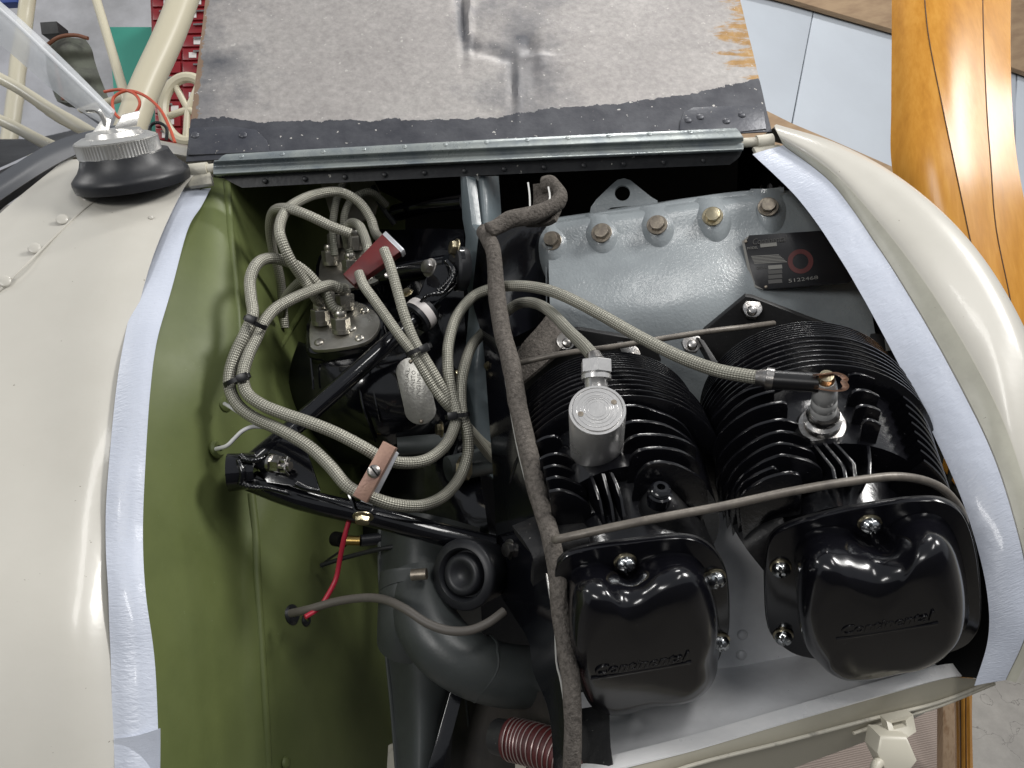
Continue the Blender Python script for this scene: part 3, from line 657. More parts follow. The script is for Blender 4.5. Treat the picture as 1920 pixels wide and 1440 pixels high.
slab('nose_bulkhead', NB, [(1385, 262), (1430, 278), (1475, 275), (1560, 345), (1640, 470), (1725, 610), (1805, 770), (1780, 800), (1700, 780), (1600, 700), (1500, 520), (1380, 420)], .003, M_dark, air,
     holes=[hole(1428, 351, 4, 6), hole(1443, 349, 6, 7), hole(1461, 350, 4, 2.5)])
# grille bars at the right with the propeller showing between
M_slat = mat('grey_green_slat', (.13, .14, .12), .45, bump=.2, bscale=80)
GP = Plane(P(1785, 880, .79), n=(CZ*.9+CX*-.3).normalized())
for q in ([(1764, 800), (1775, 832), (1765, 884), (1752, 868), (1757, 836)], [(1787, 856), (1793, 876), (1782, 909), (1777, 898)], [(1798, 886), (1808, 911), (1800, 930), (1791, 917)], [(1817, 934), (1826, 962), (1822, 972), (1812, 946)]):
    slab('grille_bar', GP, q, .006, M_slat, air, bev=.0008)
patch('nose_lining', [[(1690, 640, .95), (1720, 690, .90), (1764, 790, .82)], [(1660, 720, .95), (1700, 750, .91), (1757, 830, .83)], [(1690, 800, .95), (1712, 830, .91), (1752, 872, .83)]], M_blkdull, air, thick=.002)
patch('nose_lining', [[(1738, 846, .86), (1778, 898, .83), (1814, 948, .80), (1850, 1020, .76)], [(1735, 905, .92), (1790, 985, .88), (1820, 1050, .85), (1822, 1130, .84)], [(1700, 930, .95), (1750, 1010, .92), (1780, 1070, .90), (1790, 1160, .88)]], M_grey, air, thick=.002, label='dark grey curved lining behind the lower bowl')
patch('inner_lip', [[(1790, 990, .80), (1826, 1000, .745)], [(1780, 1060, .79), (1850, 1085, .722)], [(1770, 1130, .77), (1854, 1140, .716)], [(1760, 1200, .75), (1852, 1205, .710)], [(1740, 1262, .735), (1832, 1272, .708)]], M_dark, air, thick=.002)

# ============================================================ OPEN COWL DOOR
door = thing('cowl_door', 'opened engine cowl door with bare weathered metal inside and dark hinge band', 'cowl door', P(900, 290, .95))
DP = pl((350, 300, .925), (1445, 246, .995), (880, 0, 1.075))
d0 = DP.at(348, 302); dx = DP.at(1447, 247)-d0; dW = dx.length; dxn = dx.normalized(); dyn = DP.n.cross(dxn).normalized()
if dyn.dot(CY) < 0: dyn = -dyn
dH = (DP.at(900, 0)-d0).dot(dyn)
M_door = door_mat(d0, dxn, dyn, dW, dH)
# sheet as displaced grid (dents real)
def door_sheet():
    bm = bmesh.new(); nx, ny = 200, 100; top = -240
    V = []
    dents = [(868, 20, 7, 70, -.006), (880, 30, 6, 60, .005), (884, 85, 12, 14, -.005), (920, 98, 24, 9, -.004), (945, 108, 18, 9, -.003), (992, 84, 15, 15, -.006), (960, 150, 7, 50, -.004), (972, 170, 6, 45, .003), (1000, 140, 10, 40, -.002), (860, -60, 10, 60, -.010), (1010, 110, 25, 8, .006)]
    for j in range(ny+1):
        v = j/ny; yb = 0; row = []
        for i in range(nx+1):
            u = i/nx
            L = Vector((349-0.13*0, 302)); 
            xl = 348+37*(v*1.9)/1.0*1.0; xr = 1447-61*(v*2.2)
            y0 = 302-(302-247)*u; y = y0+(top-y0)*v
            x = (348+(385-348)*((302-y)/302))*(1-u)+(1447+(1388-1447)*((247-y)/247))*u
            p = DP.at(x, y)
            h = 0
            for cx, cy, sx, sy, a in dents:
                h += a*math.exp(-((x-cx)/sx)**2-((y-cy)/sy)**2)
            h += .0012*noise.noise(p*18)
            row.append(bm.verts.new(p+DP.n*h))
        V.append(row)
    for j in range(ny):
        for i in range(nx): bm.faces.new((V[j][i], V[j][i+1], V[j+1][i+1], V[j+1][i]))
    r = bmesh.ops.extrude_face_region(bm, geom=bm.faces[:])
    for g in r['geom']:
        if isinstance(g, bmesh.types.BMVert): g.co -= DP.n*.0016
    return bm
link('door_sheet', door_sheet(), M_door, door, sharp=50)
M_patchp = mat('scuffed_slate_paint', (.055, .058, .072), .4, .2, col2=(.085, .088, .10), cscale=30, bump=.4, bscale=150, speck=(160, .70, (.4, .38, .35)))
for pix in ([(1274, 243), (1276, 226), (1284, 209), (1300, 201), (1430, 196), (1437, 241), (1370, 249)], [(352, 290), (354, 240), (430, 236), (480, 243), (500, 262), (506, 284)]):
    q = slab('corner_patch', DP.off(.002), pix, .002, M_patchp, door, bev=.0005)
rm = with_mat('rivet_slate', dome_mesh(), M_patchp)
for x, y in ((1313, 220), (1391, 216), (1362, 228), (366, 254), (456, 254), (1290, 226)):
    inst('rivet', rm, DP.off(.0015).at(x, y), DP.n, .0055, door)
# stiffener rail (half-round with flange)
M_rail = mat('grey_green_rail_paint', (.33, .36, .35), .28, .3, col2=(.20, .23, .25), cscale=25, bump=.3, bscale=120, rvar=.1, speck=(140, .745, (.4, .4, .36)))
M_rail2 = mat('black_lower_flange', (.02, .021, .024), .42, col2=(.035, .036, .038), cscale=40, bump=.4, bscale=150, speck=(120, .71, (.45, .44, .40)))
def rail(ya, yb, da, name, m, lift=0, ends=(0, 0), label=None):
    rows = []
    xa, xb = 400, 1395
    for (x0, y0, x1, y1, dd) in da:
        rows.append([(x0+(x1-x0)*s, y0+(y1-y0)*s+ya*math.sin(math.pi*s), (.912+(.982-.912)*s)+dd) for s in (0, .25, .5, .75, 1)])
    return patch(name, rows, m, door, nu=8, nv=5, thick=.0016, label=label)
rail(-2, 0, [(424, 289, 1380, 240, -.006), (416, 293, 1386, 246, -.010), (408, 301, 1392, 255, -.012), (402, 303, 1394, 258, -.012)], 'upper_flange', M_rail)
rail(-2, 0, [(402, 303, 1394, 258, -.012), (400, 308, 1394, 263, -.004), (400, 315, 1394, 270, -.003), (400, 320, 1394, 275, -.010), (400, 325, 1394, 279, -.017), (402, 329, 1393, 282, -.014), (406, 331, 1391, 284, -.004)], 'rail_channel', M_rail, label='grey green rolled rail along the door hinge')
rail(-2, 0, [(412, 330, 1392, 282, -.003), (430, 340, 1385, 296, -.001), (454, 352, 1368, 309, .001)], 'lower_flange', M_rail2, label='chipped black flange below the hinge rail')
r2 = with_mat('rivet_rail', dome_mesh(), M_rail); r3 = with_mat('rivet_rail2', dome_mesh(), M_rail2)
for k in range(12):
    s = .03+k/12*.96; x = 424+(1380-424)*s; y = 295-50*s-2*math.sin(math.pi*s); inst('rivet', r2, P(x, y, .9028+.07*s), DP.n, .0034, door)
    s2 = min(.97, s+.03); x = 440+(1375-440)*s2; y = 342-44*s2-2*math.sin(math.pi*s2); inst('rivet', r3, P(x, y, .9090+.07*s2), CZ, .0032, door)
#@@PART2
# lower sill and lower cowl
M_alud = mat('scuffed_aluminium_sheet', (.84, .85, .87), .40, .15, col2=(.70, .71, .73), cscale=12, cdet=9, bump=.15, bscale=120, rvar=.12, speck=(150, .74, (.09, .08, .07)))
lin = [(1000, 1462, .622), (1130, 1421, .634), (1290, 1380, .652), (1467, 1329, .672), (1664, 1272, .704), (1773, 1245, .724), (1815, 1250, .73)]
lou = [(1000, 1492, .600), (1140, 1446, .613), (1300, 1405, .631), (1467, 1356, .653), (1664, 1300, .686), (1775, 1271, .71), (1832, 1267, .722)]
patch('sill_lip', [lou, lin], mat('bright_folded_edge', (.9, .9, .9), .30, .05, col2=(.82, .83, .84), cscale=30, bump=.2, bscale=120, rvar=.1, speck=(220, .72, (.9, .9, .9))), air, nu=6, nv=4, thick=.0015, label='bright folded aluminium lip of the lower sill')
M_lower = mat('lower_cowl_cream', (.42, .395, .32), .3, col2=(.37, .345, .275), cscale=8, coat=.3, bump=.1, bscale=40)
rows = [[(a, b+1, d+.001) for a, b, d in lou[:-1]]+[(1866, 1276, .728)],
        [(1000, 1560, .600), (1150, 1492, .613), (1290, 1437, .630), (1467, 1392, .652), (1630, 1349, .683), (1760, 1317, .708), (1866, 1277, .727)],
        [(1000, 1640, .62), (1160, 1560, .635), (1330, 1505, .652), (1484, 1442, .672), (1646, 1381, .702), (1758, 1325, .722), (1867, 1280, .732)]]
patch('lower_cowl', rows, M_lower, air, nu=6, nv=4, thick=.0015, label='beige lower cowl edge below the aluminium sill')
for wl_ in ([(1000, 1560, .596), (1150, 1492, .609), (1290, 1437, .626), (1467, 1392, .648), (1630, 1349, .679), (1760, 1317, .704), (1866, 1275, .724)],
            [(1600, 1375, .680), (1680, 1348, .692), (1760, 1324, .706), (1864, 1282, .726)]):
    link('wired_edge', add_tube(bmesh.new(), [P(*q) for q in wl_], .0017, seg=8), M_creamold, air)

# ---------------------------------------------------------- propeller
prop = thing('propeller', 'varnished laminated wooden propeller blade behind the nose bowl', 'propeller', P(1900, 700, 1.2))
edges = [[(1672, -60), (1672, 60), (1671, 200), (1672, 310), (1700, 430), (1760, 600), (1785, 750), (1762, 880), (1750, 1000), (1765, 1150), (1788, 1300), (1792, 1500)],
         [(1730, -60), (1740, 60), (1767, 200), (1790, 310), (1815, 430), (1850, 600), (1850, 750), (1835, 880), (1800, 1000), (1790, 1150), (1800, 1300), (1802, 1500)],
         [(1842, -60), (1844, 60), (1850, 200), (1858, 310), (1868, 430), (1900, 600), (1900, 750), (1880, 880), (1840, 1000), (1815, 1150), (1811, 1300), (1812, 1500)],
         [(1897, -60), (1895, 60), (1897, 180), (1906, 290), (1925, 400), (1960, 600), (1965, 750), (1930, 880), (1880, 1000), (1840, 1150), (1823, 1300), (1826, 1500)]]
DD = [1.36, 1.30, 1.24, 1.20, 1.17, 1.13, 1.10, 1.09, 1.09, 1.10, 1.14, 1.20]
def lam(k):
    a, b = edges[k], edges[k+1]; rows = []
    for i, d in enumerate(DD):
        def dep(x):
            u = (x-edges[0][i][0])/(edges[3][i][0]-edges[0][i][0]); return d-.028*math.sin(math.pi*min(1, max(0, u))**.8)-.02*u
        xa, xb = a[i][0], b[i][0]; r = []
        for s in (0, .33, .67, 1):
            x = xa+(xb-xa)*s; y = a[i][1]+(b[i][1]-a[i][1])*s; r.append((x, y, dep(x)))
        rows.append(r)
    return rows
for k in range(3): patch('lamination', lam(k), M_prop, prop, nu=4, nv=8, thick=.014)
for k in (1, 2):
    pp = [P(x, y, lam(k)[i][0][2]-.0003) for i, (x, y) in enumerate(edges[k])]
    link('glue_line', add_tube(bmesh.new(), pp, .0009, seg=5, smooth=6), M_glue, prop)
# darker decal-less tip strip beside the blade and things on the floor
o = slab('rug', FLR.off(.012), [(1180, 1560), (1500, 1322), (1640, 1300), (1760, 1300), (1765, 1560)], .012, M_rug); tag(o, 'pinkish brown ribbed rug under the lower cowl', 'rug')
o = quad('wooden_board', [P(1768, 1270, 1.5), P(1796, 1270, 1.5), P(1799, 1500, 1.52), P(1767, 1500, 1.52)], M_stud, h=.02, bev=.002); tag(o, 'pale pine board standing behind the lower propeller blade', 'board')
# bracket under the cowl
br = thing('door_latch', 'cream painted cowl latch bracket hanging below the sill', 'latch', P(1690, 1400, .66))
M_latch = mat('pale_latch_paint', (.56, .53, .44), .4, bump=.1, bscale=60)
link('strap', prism_bm([P(1662, 1352, .665), P(1712, 1340, .665), P(1718, 1372, .655), P(1700, 1384, .655), P(1670, 1384, .655)], CZ, .012, .002, [[P(1672, 1356, .665), P(1698, 1350, .665), P(1700, 1362, .66), P(1676, 1368, .66)]]), M_latch, br)
quad('latch_block', [P(1650, 1380, .648), P(1702, 1382, .648), P(1722, 1428, .640), P(1708, 1446, .638), P(1662, 1450, .638), P(1644, 1412, .643)], M_latch, br, h=.022, n=CZ, bev=.003)
link('latch_rod', add_tube(bmesh.new(), [P(1650, 1428, .645), P(1642, 1438, .64), P(1640, 1470, .635)], .0045, seg=12), M_latch, br)

# ---------------------------------------------------------- windshield
ws = thing('windshield', 'clear plastic windshield with dark base trim at far left', 'windshield', P(60, 280, .95))
rows = [[(-260, -160, 1.02), (-130, -60, 1.03), (0, 30, 1.03), (110, 130, 1.02), (208, 222, 1.00)],
        [(-200, 60, 1.02), (-90, 110, 1.03), (20, 150, 1.03), (110, 195, 1.01), (196, 236, .99)],
        [(-160, 200, .95), (-60, 210, .96), (30, 222, .97), (110, 232, .975), (185, 246, .975)],
        [(-130, 360, .86), (-60, 340, .88), (10, 310, .90), (90, 275, .93), (170, 250, .955)]]
patch('clear_pane', rows, M_glass, ws, nu=6, nv=6, thick=.003)
rows = [[(-260, -198, 1.015), (-130, -98, 1.025), (0, 2, 1.025), (112, 104, 1.015), (216, 208, .995)],
        [(-258, -170, 1.000), (-130, -70, 1.010), (0, 28, 1.010), (108, 130, 1.000), (208, 220, .985)],
        [(-256, -105, 1.015), (-130, -6, 1.025), (0, 84, 1.025), (95, 166, 1.015), (190, 238, .995)]]
M_cle = mat('painted_edge_sheen', (.86, .88, .90), .15, .1, col2=(.62, .65, .68), cscale=14, cpos=(.45,.7)); M_cle.node_tree.nodes['Principled BSDF'].inputs['Alpha'].default_value = .5; M_cl2 = mat('painted_edge_highlight', (.9, .92, .94), .12, .1); M_cl2.node_tree.nodes['Principled BSDF'].inputs['Alpha'].default_value = .6  # pale half-clear colours paint the highlight along the glass edge
link('edge_glint_bead', add_tube(bmesh.new(), [P(*q) for q in ((-260, -182, 1.0), (-130, -82, 1.01), (0, 18, 1.01), (110, 120, 1.0), (210, 214, .985))], .0028, seg=12), M_cl2, ws)
patch('edge_sheen_strip', rows, M_cle, ws, nu=6, nv=4, thick=.003)
rows = [[(-120, 420, .83), (-50, 362, .86), (40, 300, .895), (110, 262, .925), (190, 240, .955), (232, 232, .97)],
        [(-120, 442, .825), (-50, 385, .855), (40, 322, .888), (112, 280, .92), (186, 256, .948), (238, 243, .965)],
        [(-120, 470, .825), (-50, 412, .855), (45, 345, .888), (120, 300, .92), (186, 272, .946), (240, 252, .962)]]
patch('base_trim', rows, M_pex, ws, nu=6, nv=4, thick=.004)
single(ptube('cabin_tube', [(-60, 118, 1.25), (30, 165, 1.2), (90, 205, 1.15), (158, 246, 1.08), (205, 275, 1.02)], 12, M_strut, seg=16), 'upper cream cabin tube seen through the windshield', 'tube')
single(ptube('cabin_tube', [(-60, 196, 1.2), (30, 240, 1.14), (70, 262, 1.10), (116, 284, 1.04), (150, 300, .99)], 11, M_strut, seg=16), 'lower cream cabin tube seen through the windshield', 'tube')
o = slab('instrument_cowl', Plane(P(0, 300, 1.18), n=(CY+CZ*.6).normalized()), [(-160, 210), (-60, 262), (60, 262), (150, 246), (150, 262), (0, 360), (-140, 480)], .02, M_blkdull); tag(o, 'dark instrument cowl under the windshield', 'panel')

# ---------------------------------------------------------- fuel filler
fc = thing('fuel_filler_cap', 'chrome knurled filler cap with wing handle on a black rubber boot', 'filler cap', P(245, 350, .875))
cn = (CY*.88+CZ*.46-CX*.08).normalized()
S = .885/FPX
BO = P(246, 326, .885)
lathe('rubber_boot', [(0, -.012), (101*S, -.012), (103*S, -.003), (102*S, .000), (96*S, .004), (88*S, .009), (82*S, .015), (78*S, .021), (76*S, .0245), (70*S, .025), (0, .025)], frm(BO, cn), M_rubber, fc, seg=56, sharp=60)
C0 = BO+cn*.0235-CX*8*S
def knurl():
    bm = bmesh.new(); N = 150; rr = []
    for z, b in ((0, 0), (.002, 1), (.0145, 1), (.0163, 0)):
        rr.append([bm.verts.new(((72-(1.3 if (k % 2 and b) else 0))*S*math.cos(2*math.pi*k/N), (72-(1.3 if (k % 2 and b) else 0))*S*math.sin(2*math.pi*k/N), z)) for k in range(N)])
    for a, b in zip(rr, rr[1:]):
        for k in range(N): bm.faces.new((a[k], a[(k+1) % N], b[(k+1) % N], b[k]))
    bm.faces.new(rr[0][::-1]); bm.faces.new(rr[-1]); return finish(bm, 'ring', 20)
cap = put('knurled_ring', knurl(), M_chrome, fc, frm(C0, cn))
lathe('cap_top', [(0, .0), (70*S, 0), (70*S, .0015), (58*S, .005), (50*S, .005), (46*S, .010), (20*S, .012), (0, .012)], frm(C0+cn*.016, cn), M_chrome, fc, seg=48)
h0 = C0+cn*.0295
link('wing_handle', prism_bm([h0+CX*a*S+CY*b*S+cn*c for a, b, c in ((-52, -20, -.004), (-16, -28, -.004), (2, 0, .010), (-10, 6, .010))], CY, .003, .0008), M_chrome, fc)
link('wing_handle', prism_bm([h0+CX*a*S+CY*b*S+cn*c for a, b, c in ((6, -2, .003), (44, 10, -.001), (52, 22, .006), (22, 10, .009))], CY, .003, .0008), M_chrome, fc)
link('vent_pin', add_tube(bmesh.new(), [h0-CX*10*S-cn*.002, h0-CX*12*S+cn*.014, h0-CX*20*S+cn*.019, h0-CX*36*S+cn*.019], .0030, seg=8, smooth=3), M_chrome, fc)

# ============================================================ ENGINE
eng = thing('aircraft_engine', 'flat piston engine with blue grey crankcase and finned black cylinders', 'engine', P(1300, 600, .95))
# crankcase side as sculpted patch, bosses raised
cr = [[(1026, 415, .985), (1130, 398, .985), (1240, 384, .985), (1330, 372, .99), (1400, 363, .995), (1500, 357, 1.01), (1620, 360, 1.03)],
      [(1026, 428, .962), (1130, 412, .962), (1240, 398, .962), (1330, 386, .967), (1410, 378, .972), (1510, 372, .985), (1620, 378, .985)],
      [(1028, 470, .955), (1130, 460, .953), (1240, 448, .953), (1330, 440, .957), (1420, 434, .965), (1520, 430, .975), (1625, 440, .98)],
      [(1030, 540, .930), (1130, 535, .925), (1240, 525, .925), (1340, 520, .93), (1430, 510, .945), (1530, 520, .955), (1630, 530, .96)],
      [(1032, 600, .925), (1130, 600, .915), (1240, 595, .912), (1340, 585, .92), (1440, 585, .94), (1540, 600, .95), (1640, 620, .955)],
      [(1034, 680, .94), (1140, 690, .93), (1240, 690, .93), (1350, 680, .935), (1450, 680, .95), (1560, 690, .955), (1660, 700, .955)],
      [(1036, 800, .97), (1150, 800, .97), (1250, 800, .97), (1360, 800, .97), (1470, 800, .97), (1580, 800, .97), (1690, 800, .965)]]
case = patch('crankcase', cr, M_case, eng, nu=9, nv=9, thick=.02, wob=.0008, label='blue grey painted crankcase half')
def boss(px, py, d, s=1):
    """teardrop pad blending down the case"""
    rows = []
    for v, yy, dz, wd in ((0, -34, .014, 24), (.2, -22, .004, 29), (.45, 0, -.007, 30), (.7, 30, -.0075, 29), (.9, 58, -.002, 25), (1, 82, .007, 20)):
        rows.append([(px+wd*s*a*1.0+yy*.10*s, py+yy*s, d+dz*1.0-.0*abs(a)+(.011*abs(a)**2)) for a in (-1.25, -.8, -.4, 0, .4, .8, 1.25)])
    return rows
for px, py, d in ((1129, 436, .9535), (1233, 421, .9535), (1337, 405, .958), (1441, 388, .971), (1034, 450, .955)):
    bs = patch('bolt_boss', boss(px, py, d), M_case, case, nu=3, nv=4, thick=.004)
mb = with_mat('bolt_m', hexbolt_mesh('hexb'), M_bolt); mbs = with_mat('bolt_s', hexbolt_mesh('hexb'), M_steel); mbc = with_mat('bolt_c', hexbolt_mesh('hexb'), M_cad)
mbn = with_mat('nut_n', hexbolt_mesh('hexn', washer=False), M_steel)
cnorm = (CZ*.93+CY*.22-CX*.22).normalized()
for px, py, d, me in ((1128, 437, .9465, mb), (1232, 422, .9465, mb), (1336, 406, .951, mbc), (1440, 388, .964, mb), (1034, 452, .951, mb)):
    inst('case_bolt', me, P(px, py, d), cnorm, .0098, case, x=CX+CY*.3)
# parting flange along the top of the case
rows = [[(x, y-9, d+.03) for x, y, d in ((1022, 420, .985), (1180, 396, .985), (1340, 374, .99), (1470, 360, .998))],
        [(x, y-8+2*math.sin(i*2), d) for i, (x, y, d) in enumerate(((1022, 420, .985), (1180, 396, .985), (1340, 374, .99), (1470, 360, .998)))],
        [(x, y, d-.006) for x, y, d in ((1022, 420, .985), (1180, 396, .985), (1340, 374, .99), (1470, 360, .998))]]
patch('parting_flange', rows, M_case, case, nu=8, nv=3, thick=.004, wob=.001)
# lifting eye
LE = Plane(P(1170, 370, 1.02), n=(CZ*.96+CY*.1-CX*.2).normalized())
slab('lifting_eye', LE, [(1104, 410), (1108, 388), (1118, 374), (1148, 345), (1158, 337), (1170, 334), (1182, 338), (1222, 370), (1233, 376), (1232, 396), (1222, 410)], .005, M_case, eng,
     holes=[ell(1167, 362, 14.5, 14.5, 24), [(1138, 394), (1146, 389), (1192, 385), (1200, 389), (1206, 397), (1140, 401)]], label='grey lifting eye with round hole')
# nameplate
NP = Plane(P(1460, 490, .936), n=(CZ*.97+CY*.10-CX*.2).normalized())
M_plate = mat('black_etched_plate', (.012, .012, .014), .35, .3, bump=.1, bscale=200)
np_ = slab('nameplate', NP, [(1391, 452), (1405, 441), (1572, 430), (1600, 456), (1604, 520), (1592, 530), (1432, 543), (1413, 536), (1402, 500)], .002, M_plate, eng, bev=.0006, label='black etched data plate on the crankcase')
M_etch = mat('etched_metal', (.2, .195, .18), .4, .5); M_dimet = mat('shaded_etched_metal', (.07, .068, .065), .45, .3); M_redr = mat('red_enamel_ring', (.085, .011, .010), .5)  # etching and ring darkened: the shadow on the plate is in their colour
NPo = NP.off(.0006)
def ring_loop(cx, cy, r): return ell(cx, cy, r, r*.96, 28)
slab('ring_mark', NPo, ring_loop(1501, 490, 24), .0005, M_redr, np_, holes=[ring_loop(1501, 490, 15)])
slab('plate_rim', NPo, [(1391, 452), (1405, 441), (1402, 447), (1396, 455), (1406, 500), (1416, 534), (1432, 543), (1413, 538), (1401, 502)], .0005, M_etch, np_)
for i in range(6):
    y = 480+i*2.6; slab('stripe', NPo, [(1408+i*1.2, y), (1460+i*3, y-3), (1461+i*3, y-1.6), (1409+i*1.2, y+1.4)], .0004, M_etch, np_)
for i in range(4):
    y = 497+i*9; slab('data_box', NPo, [(1440, y+1), (1466, y-1), (1467, y+6), (1441, y+8)], .0004, M_dimet if i else M_etch, np_)
slab('data_box', NPo, [(1425, 457), (1456, 454), (1457, 461), (1426, 464)], .0004, M_etch, np_)
def text(s, parent, M, size, m, name='lettering', ext=.0003, shear=0, off=0, bev=0):
    c = bpy.data.curves.new('t', 'FONT'); c.body = s; c.size = size; c.extrude = ext; c.shear = shear; c.offset = off; c.resolution_u = 3; c.bevel_depth = bev
    o = bpy.data.objects.new('t', c); COL.objects.link(o); bpy.context.view_layer.update()
    me = bpy.data.meshes.new_from_object(o.evaluated_get(bpy.context.evaluated_depsgraph_get())); bpy.data.objects.remove(o)
    return put(name, me, m, parent, M)
def tframe(plane, a, b, lift=0):
    """frame on plane, origin at pixel a, x towards pixel b"""
    q = plane.off(lift); o = q.at(*a); x = q.at(*b)-o; return frm(o, q.n, x), x.length
def words(s, plane, a, b, hpx, parent, m, lift=.0006, **k):
    M, L = tframe(plane, a, b, lift); d = proj(M.translation)[2]
    o = text(s, parent, M, hpx*d/FPX*1.35, m, **k); wd = max(v.co.x for v in o.data.vertices)
    for v in o.data.vertices: v.co.x *= L/wd
    return o
words('Continental', NPo, (1410, 459), (1476, 452), 12, np_, M_dimet, shear=.3, lift=.0003)
words('MODEL', NPo, (1401, 468), (1421, 466), 5, np_, M_etch, lift=.0003)
words('5122468', NPo, (1478, 530), (1534, 523), 7, np_, M_etch, lift=.0003)
words('SERIAL', NPo, (1418, 505), (1437, 503), 5, np_, M_dimet, lift=.0003)
for x, y in ((1398, 453), (1436, 538)): inst('rivet', with_mat('rivet_bolt', dome_mesh(), M_bolt), NPo.at(x, y), NP.n, .0022, np_)

# ---------------------------------------------------------- cylinders
class Cyl:
    def __init__(s, b, h, R):
        s.B = P(*b); s.H = P(*h); s.a = (s.H-s.B).normalized(); s.L = (s.H-s.B).length; s.R = R
        s.U = (CY-CY.dot(s.a)*s.a).normalized(); s.X = s.U.cross(s.a).normalized()
    def c(s, t): return s.B+s.a*t
    def topy(s, t, R): return proj(s.c(t)+s.U*R)[1]
    def tfor(s, py, R):
        lo, hi = -.3, .6
        for _ in range(40):
            m = (lo+hi)/2
            if s.topy(m, R) < py: lo = m
            else: hi = m
        return lo
    def plane(s, t): return Plane(s.c(t), n=s.a)
    def tsurf(s, px, py, R):
        t = .4
        while t > -.2:
            q = s.plane(t).at(px, py)
            if (q-s.c(t)).length <= R: return t
            t -= .002
        return 0
def ringfin(key, Ro, Ri, th):
    return cached(key, lambda: finish(lathe_bm([(Ri, -th/2), (Ro-th*.4, -th/2), (Ro, -th*.2), (Ro, th*.2), (Ro-th*.4, th/2), (Ri, th/2)], 64), 'fin', 50))
M_finm = M_fin
def cyl_build(cy, thin, arcs, groups, vert, Rt, Rh, lab):
    bar = lathe('cylinder_barrel', [(0, cy.tfor(thin[0], Rt)-.004), (Rt*.90, cy.tfor(thin[0], Rt)-.004), (Rt*.90, cy.tfor(arcs[0], Rh)), (Rt*.8, cy.L*.75), (0, cy.L*.75)], frm(cy.c(0), cy.a), M_fin, eng, seg=48, label=lab+' barrel')
    me = with_mat('thin%s' % lab, ringfin('tf%s' % lab, Rt, Rt*.85, .0018), M_finm)
    for y in thin: inst('fin', me, cy.c(cy.tfor(y, Rt)), cy.a, 1, bar, x=cy.X)
    hd = lathe('cylinder_head', [(0, 0), (Rh*.78, 0), (Rh*.74, cy.L*.30), (Rh*.60, cy.L*.55), (Rh*.48, cy.L*.85), (0, cy.L*.88)], frm(cy.c(cy.tfor(arcs[0], Rh)), cy.a), M_fin, eng, seg=48, label=lab+' head')
    me2 = with_mat('arc%s' % lab, ringfin('af%s' % lab, Rh, Rh*.72, .0030), M_finm)
    for y in arcs: inst('fin', me2, cy.c(cy.tfor(y, Rh)), cy.a, 1, hd, x=cy.X)
    for g in groups:
        pk = min(g, key=lambda q: q[1]); t = cy.tsurf(pk[0], pk[1], Rh*.96); q = cy.plane(t); c = q.at(*proj(cy.c(t))[:2])
        pts = [q.at(v.x, v.y) for v in cat([(a, b, 0) for a, b in g], 4)]
        inner = [p-cy.U*.042+(c-p)*.08 for p in pts][::-1]
        link('fin', prism_bm(pts+inner, cy.a, .0036, .0011), M_finm, hd)
    for v in vert:
        # fins parallel to the axis: traced outer edge, deep inwards
        t0 = cy.tsurf(v[0][0], v[0][1], Rh*.80)
        pts = []
        for i, (x, y) in enumerate(v):
            t = t0+.0+i*.012*(1 if len(v) > 2 else 2); pts.append(cy.plane(t).at(x, y))
        inn = [p-cy.U*.035-cy.a*.012 for p in pts][::-1]
        n = cy.X; link('fin', prism_bm([p+n*.0014 for p in pts+inn], n, .0030, .0009), M_finm, hd)
    return bar, hd
cA = Cyl((1128, 800, .86), (1205, 1090, .665), .112); cB = Cyl((1500, 775, .85), (1585, 1050, .665), .115)
def z3(L): return [(940+x/3.789, 620+y/3.789) for x, y in L]
def z4(L): return [(1280+x/3.6, 600+y/3.6) for x, y in L]
grA = [z3(q) for q in (
    [(884, 540), (980, 540), (1100, 575), (1230, 628), (1320, 700), (1372, 790)],
    [(880, 665), (950, 650), (1080, 655), (1200, 690), (1310, 755), (1360, 800)],
    [(872, 830), (890, 790), (960, 752), (1080, 745), (1200, 755), (1310, 790), (1382, 835), (1388, 880)],
    [(908, 985), (920, 910), (990, 855), (1120, 840), (1250, 855), (1360, 905), (1410, 960), (1415, 1000)],
    [(938, 1155), (955, 1060), (1020, 970), (1120, 940), (1230, 955), (1340, 1000), (1440, 1070), (1462, 1140), (1468, 1240)],
    [(225, 715), (280, 670), (340, 636), (400, 636), (430, 690)],
    [(240, 800), (300, 770), (350, 758), (405, 760), (432, 800)],
    [(270, 920), (330, 892), (400, 882), (470, 900), (530, 945), (548, 985)],
    [(300, 985), (360, 968), (430, 972), (510, 1005), (565, 1045), (584, 1090)],
    [(320, 1065), (390, 1048), (460, 1060), (545, 1092), (600, 1135), (612, 1180)],
    [(340, 1150), (420, 1140), (500, 1160), (580, 1205), (625, 1245), (645, 1310), (650, 1375)])]
veA = [z3(q) for q in ([(640, 1030), (665, 1100), (700, 1200), (738, 1385)], [(725, 1015), (752, 1110), (785, 1230), (806, 1375)], [(785, 1010), (820, 1090), (858, 1200), (880, 1350)])]
barA, headA = cyl_build(cA, [659+i*4.1 for i in range(9)], [688, 695, 703, 711, 720, 730, 741], grA, veA, .108, .1135, 'left cylinder')
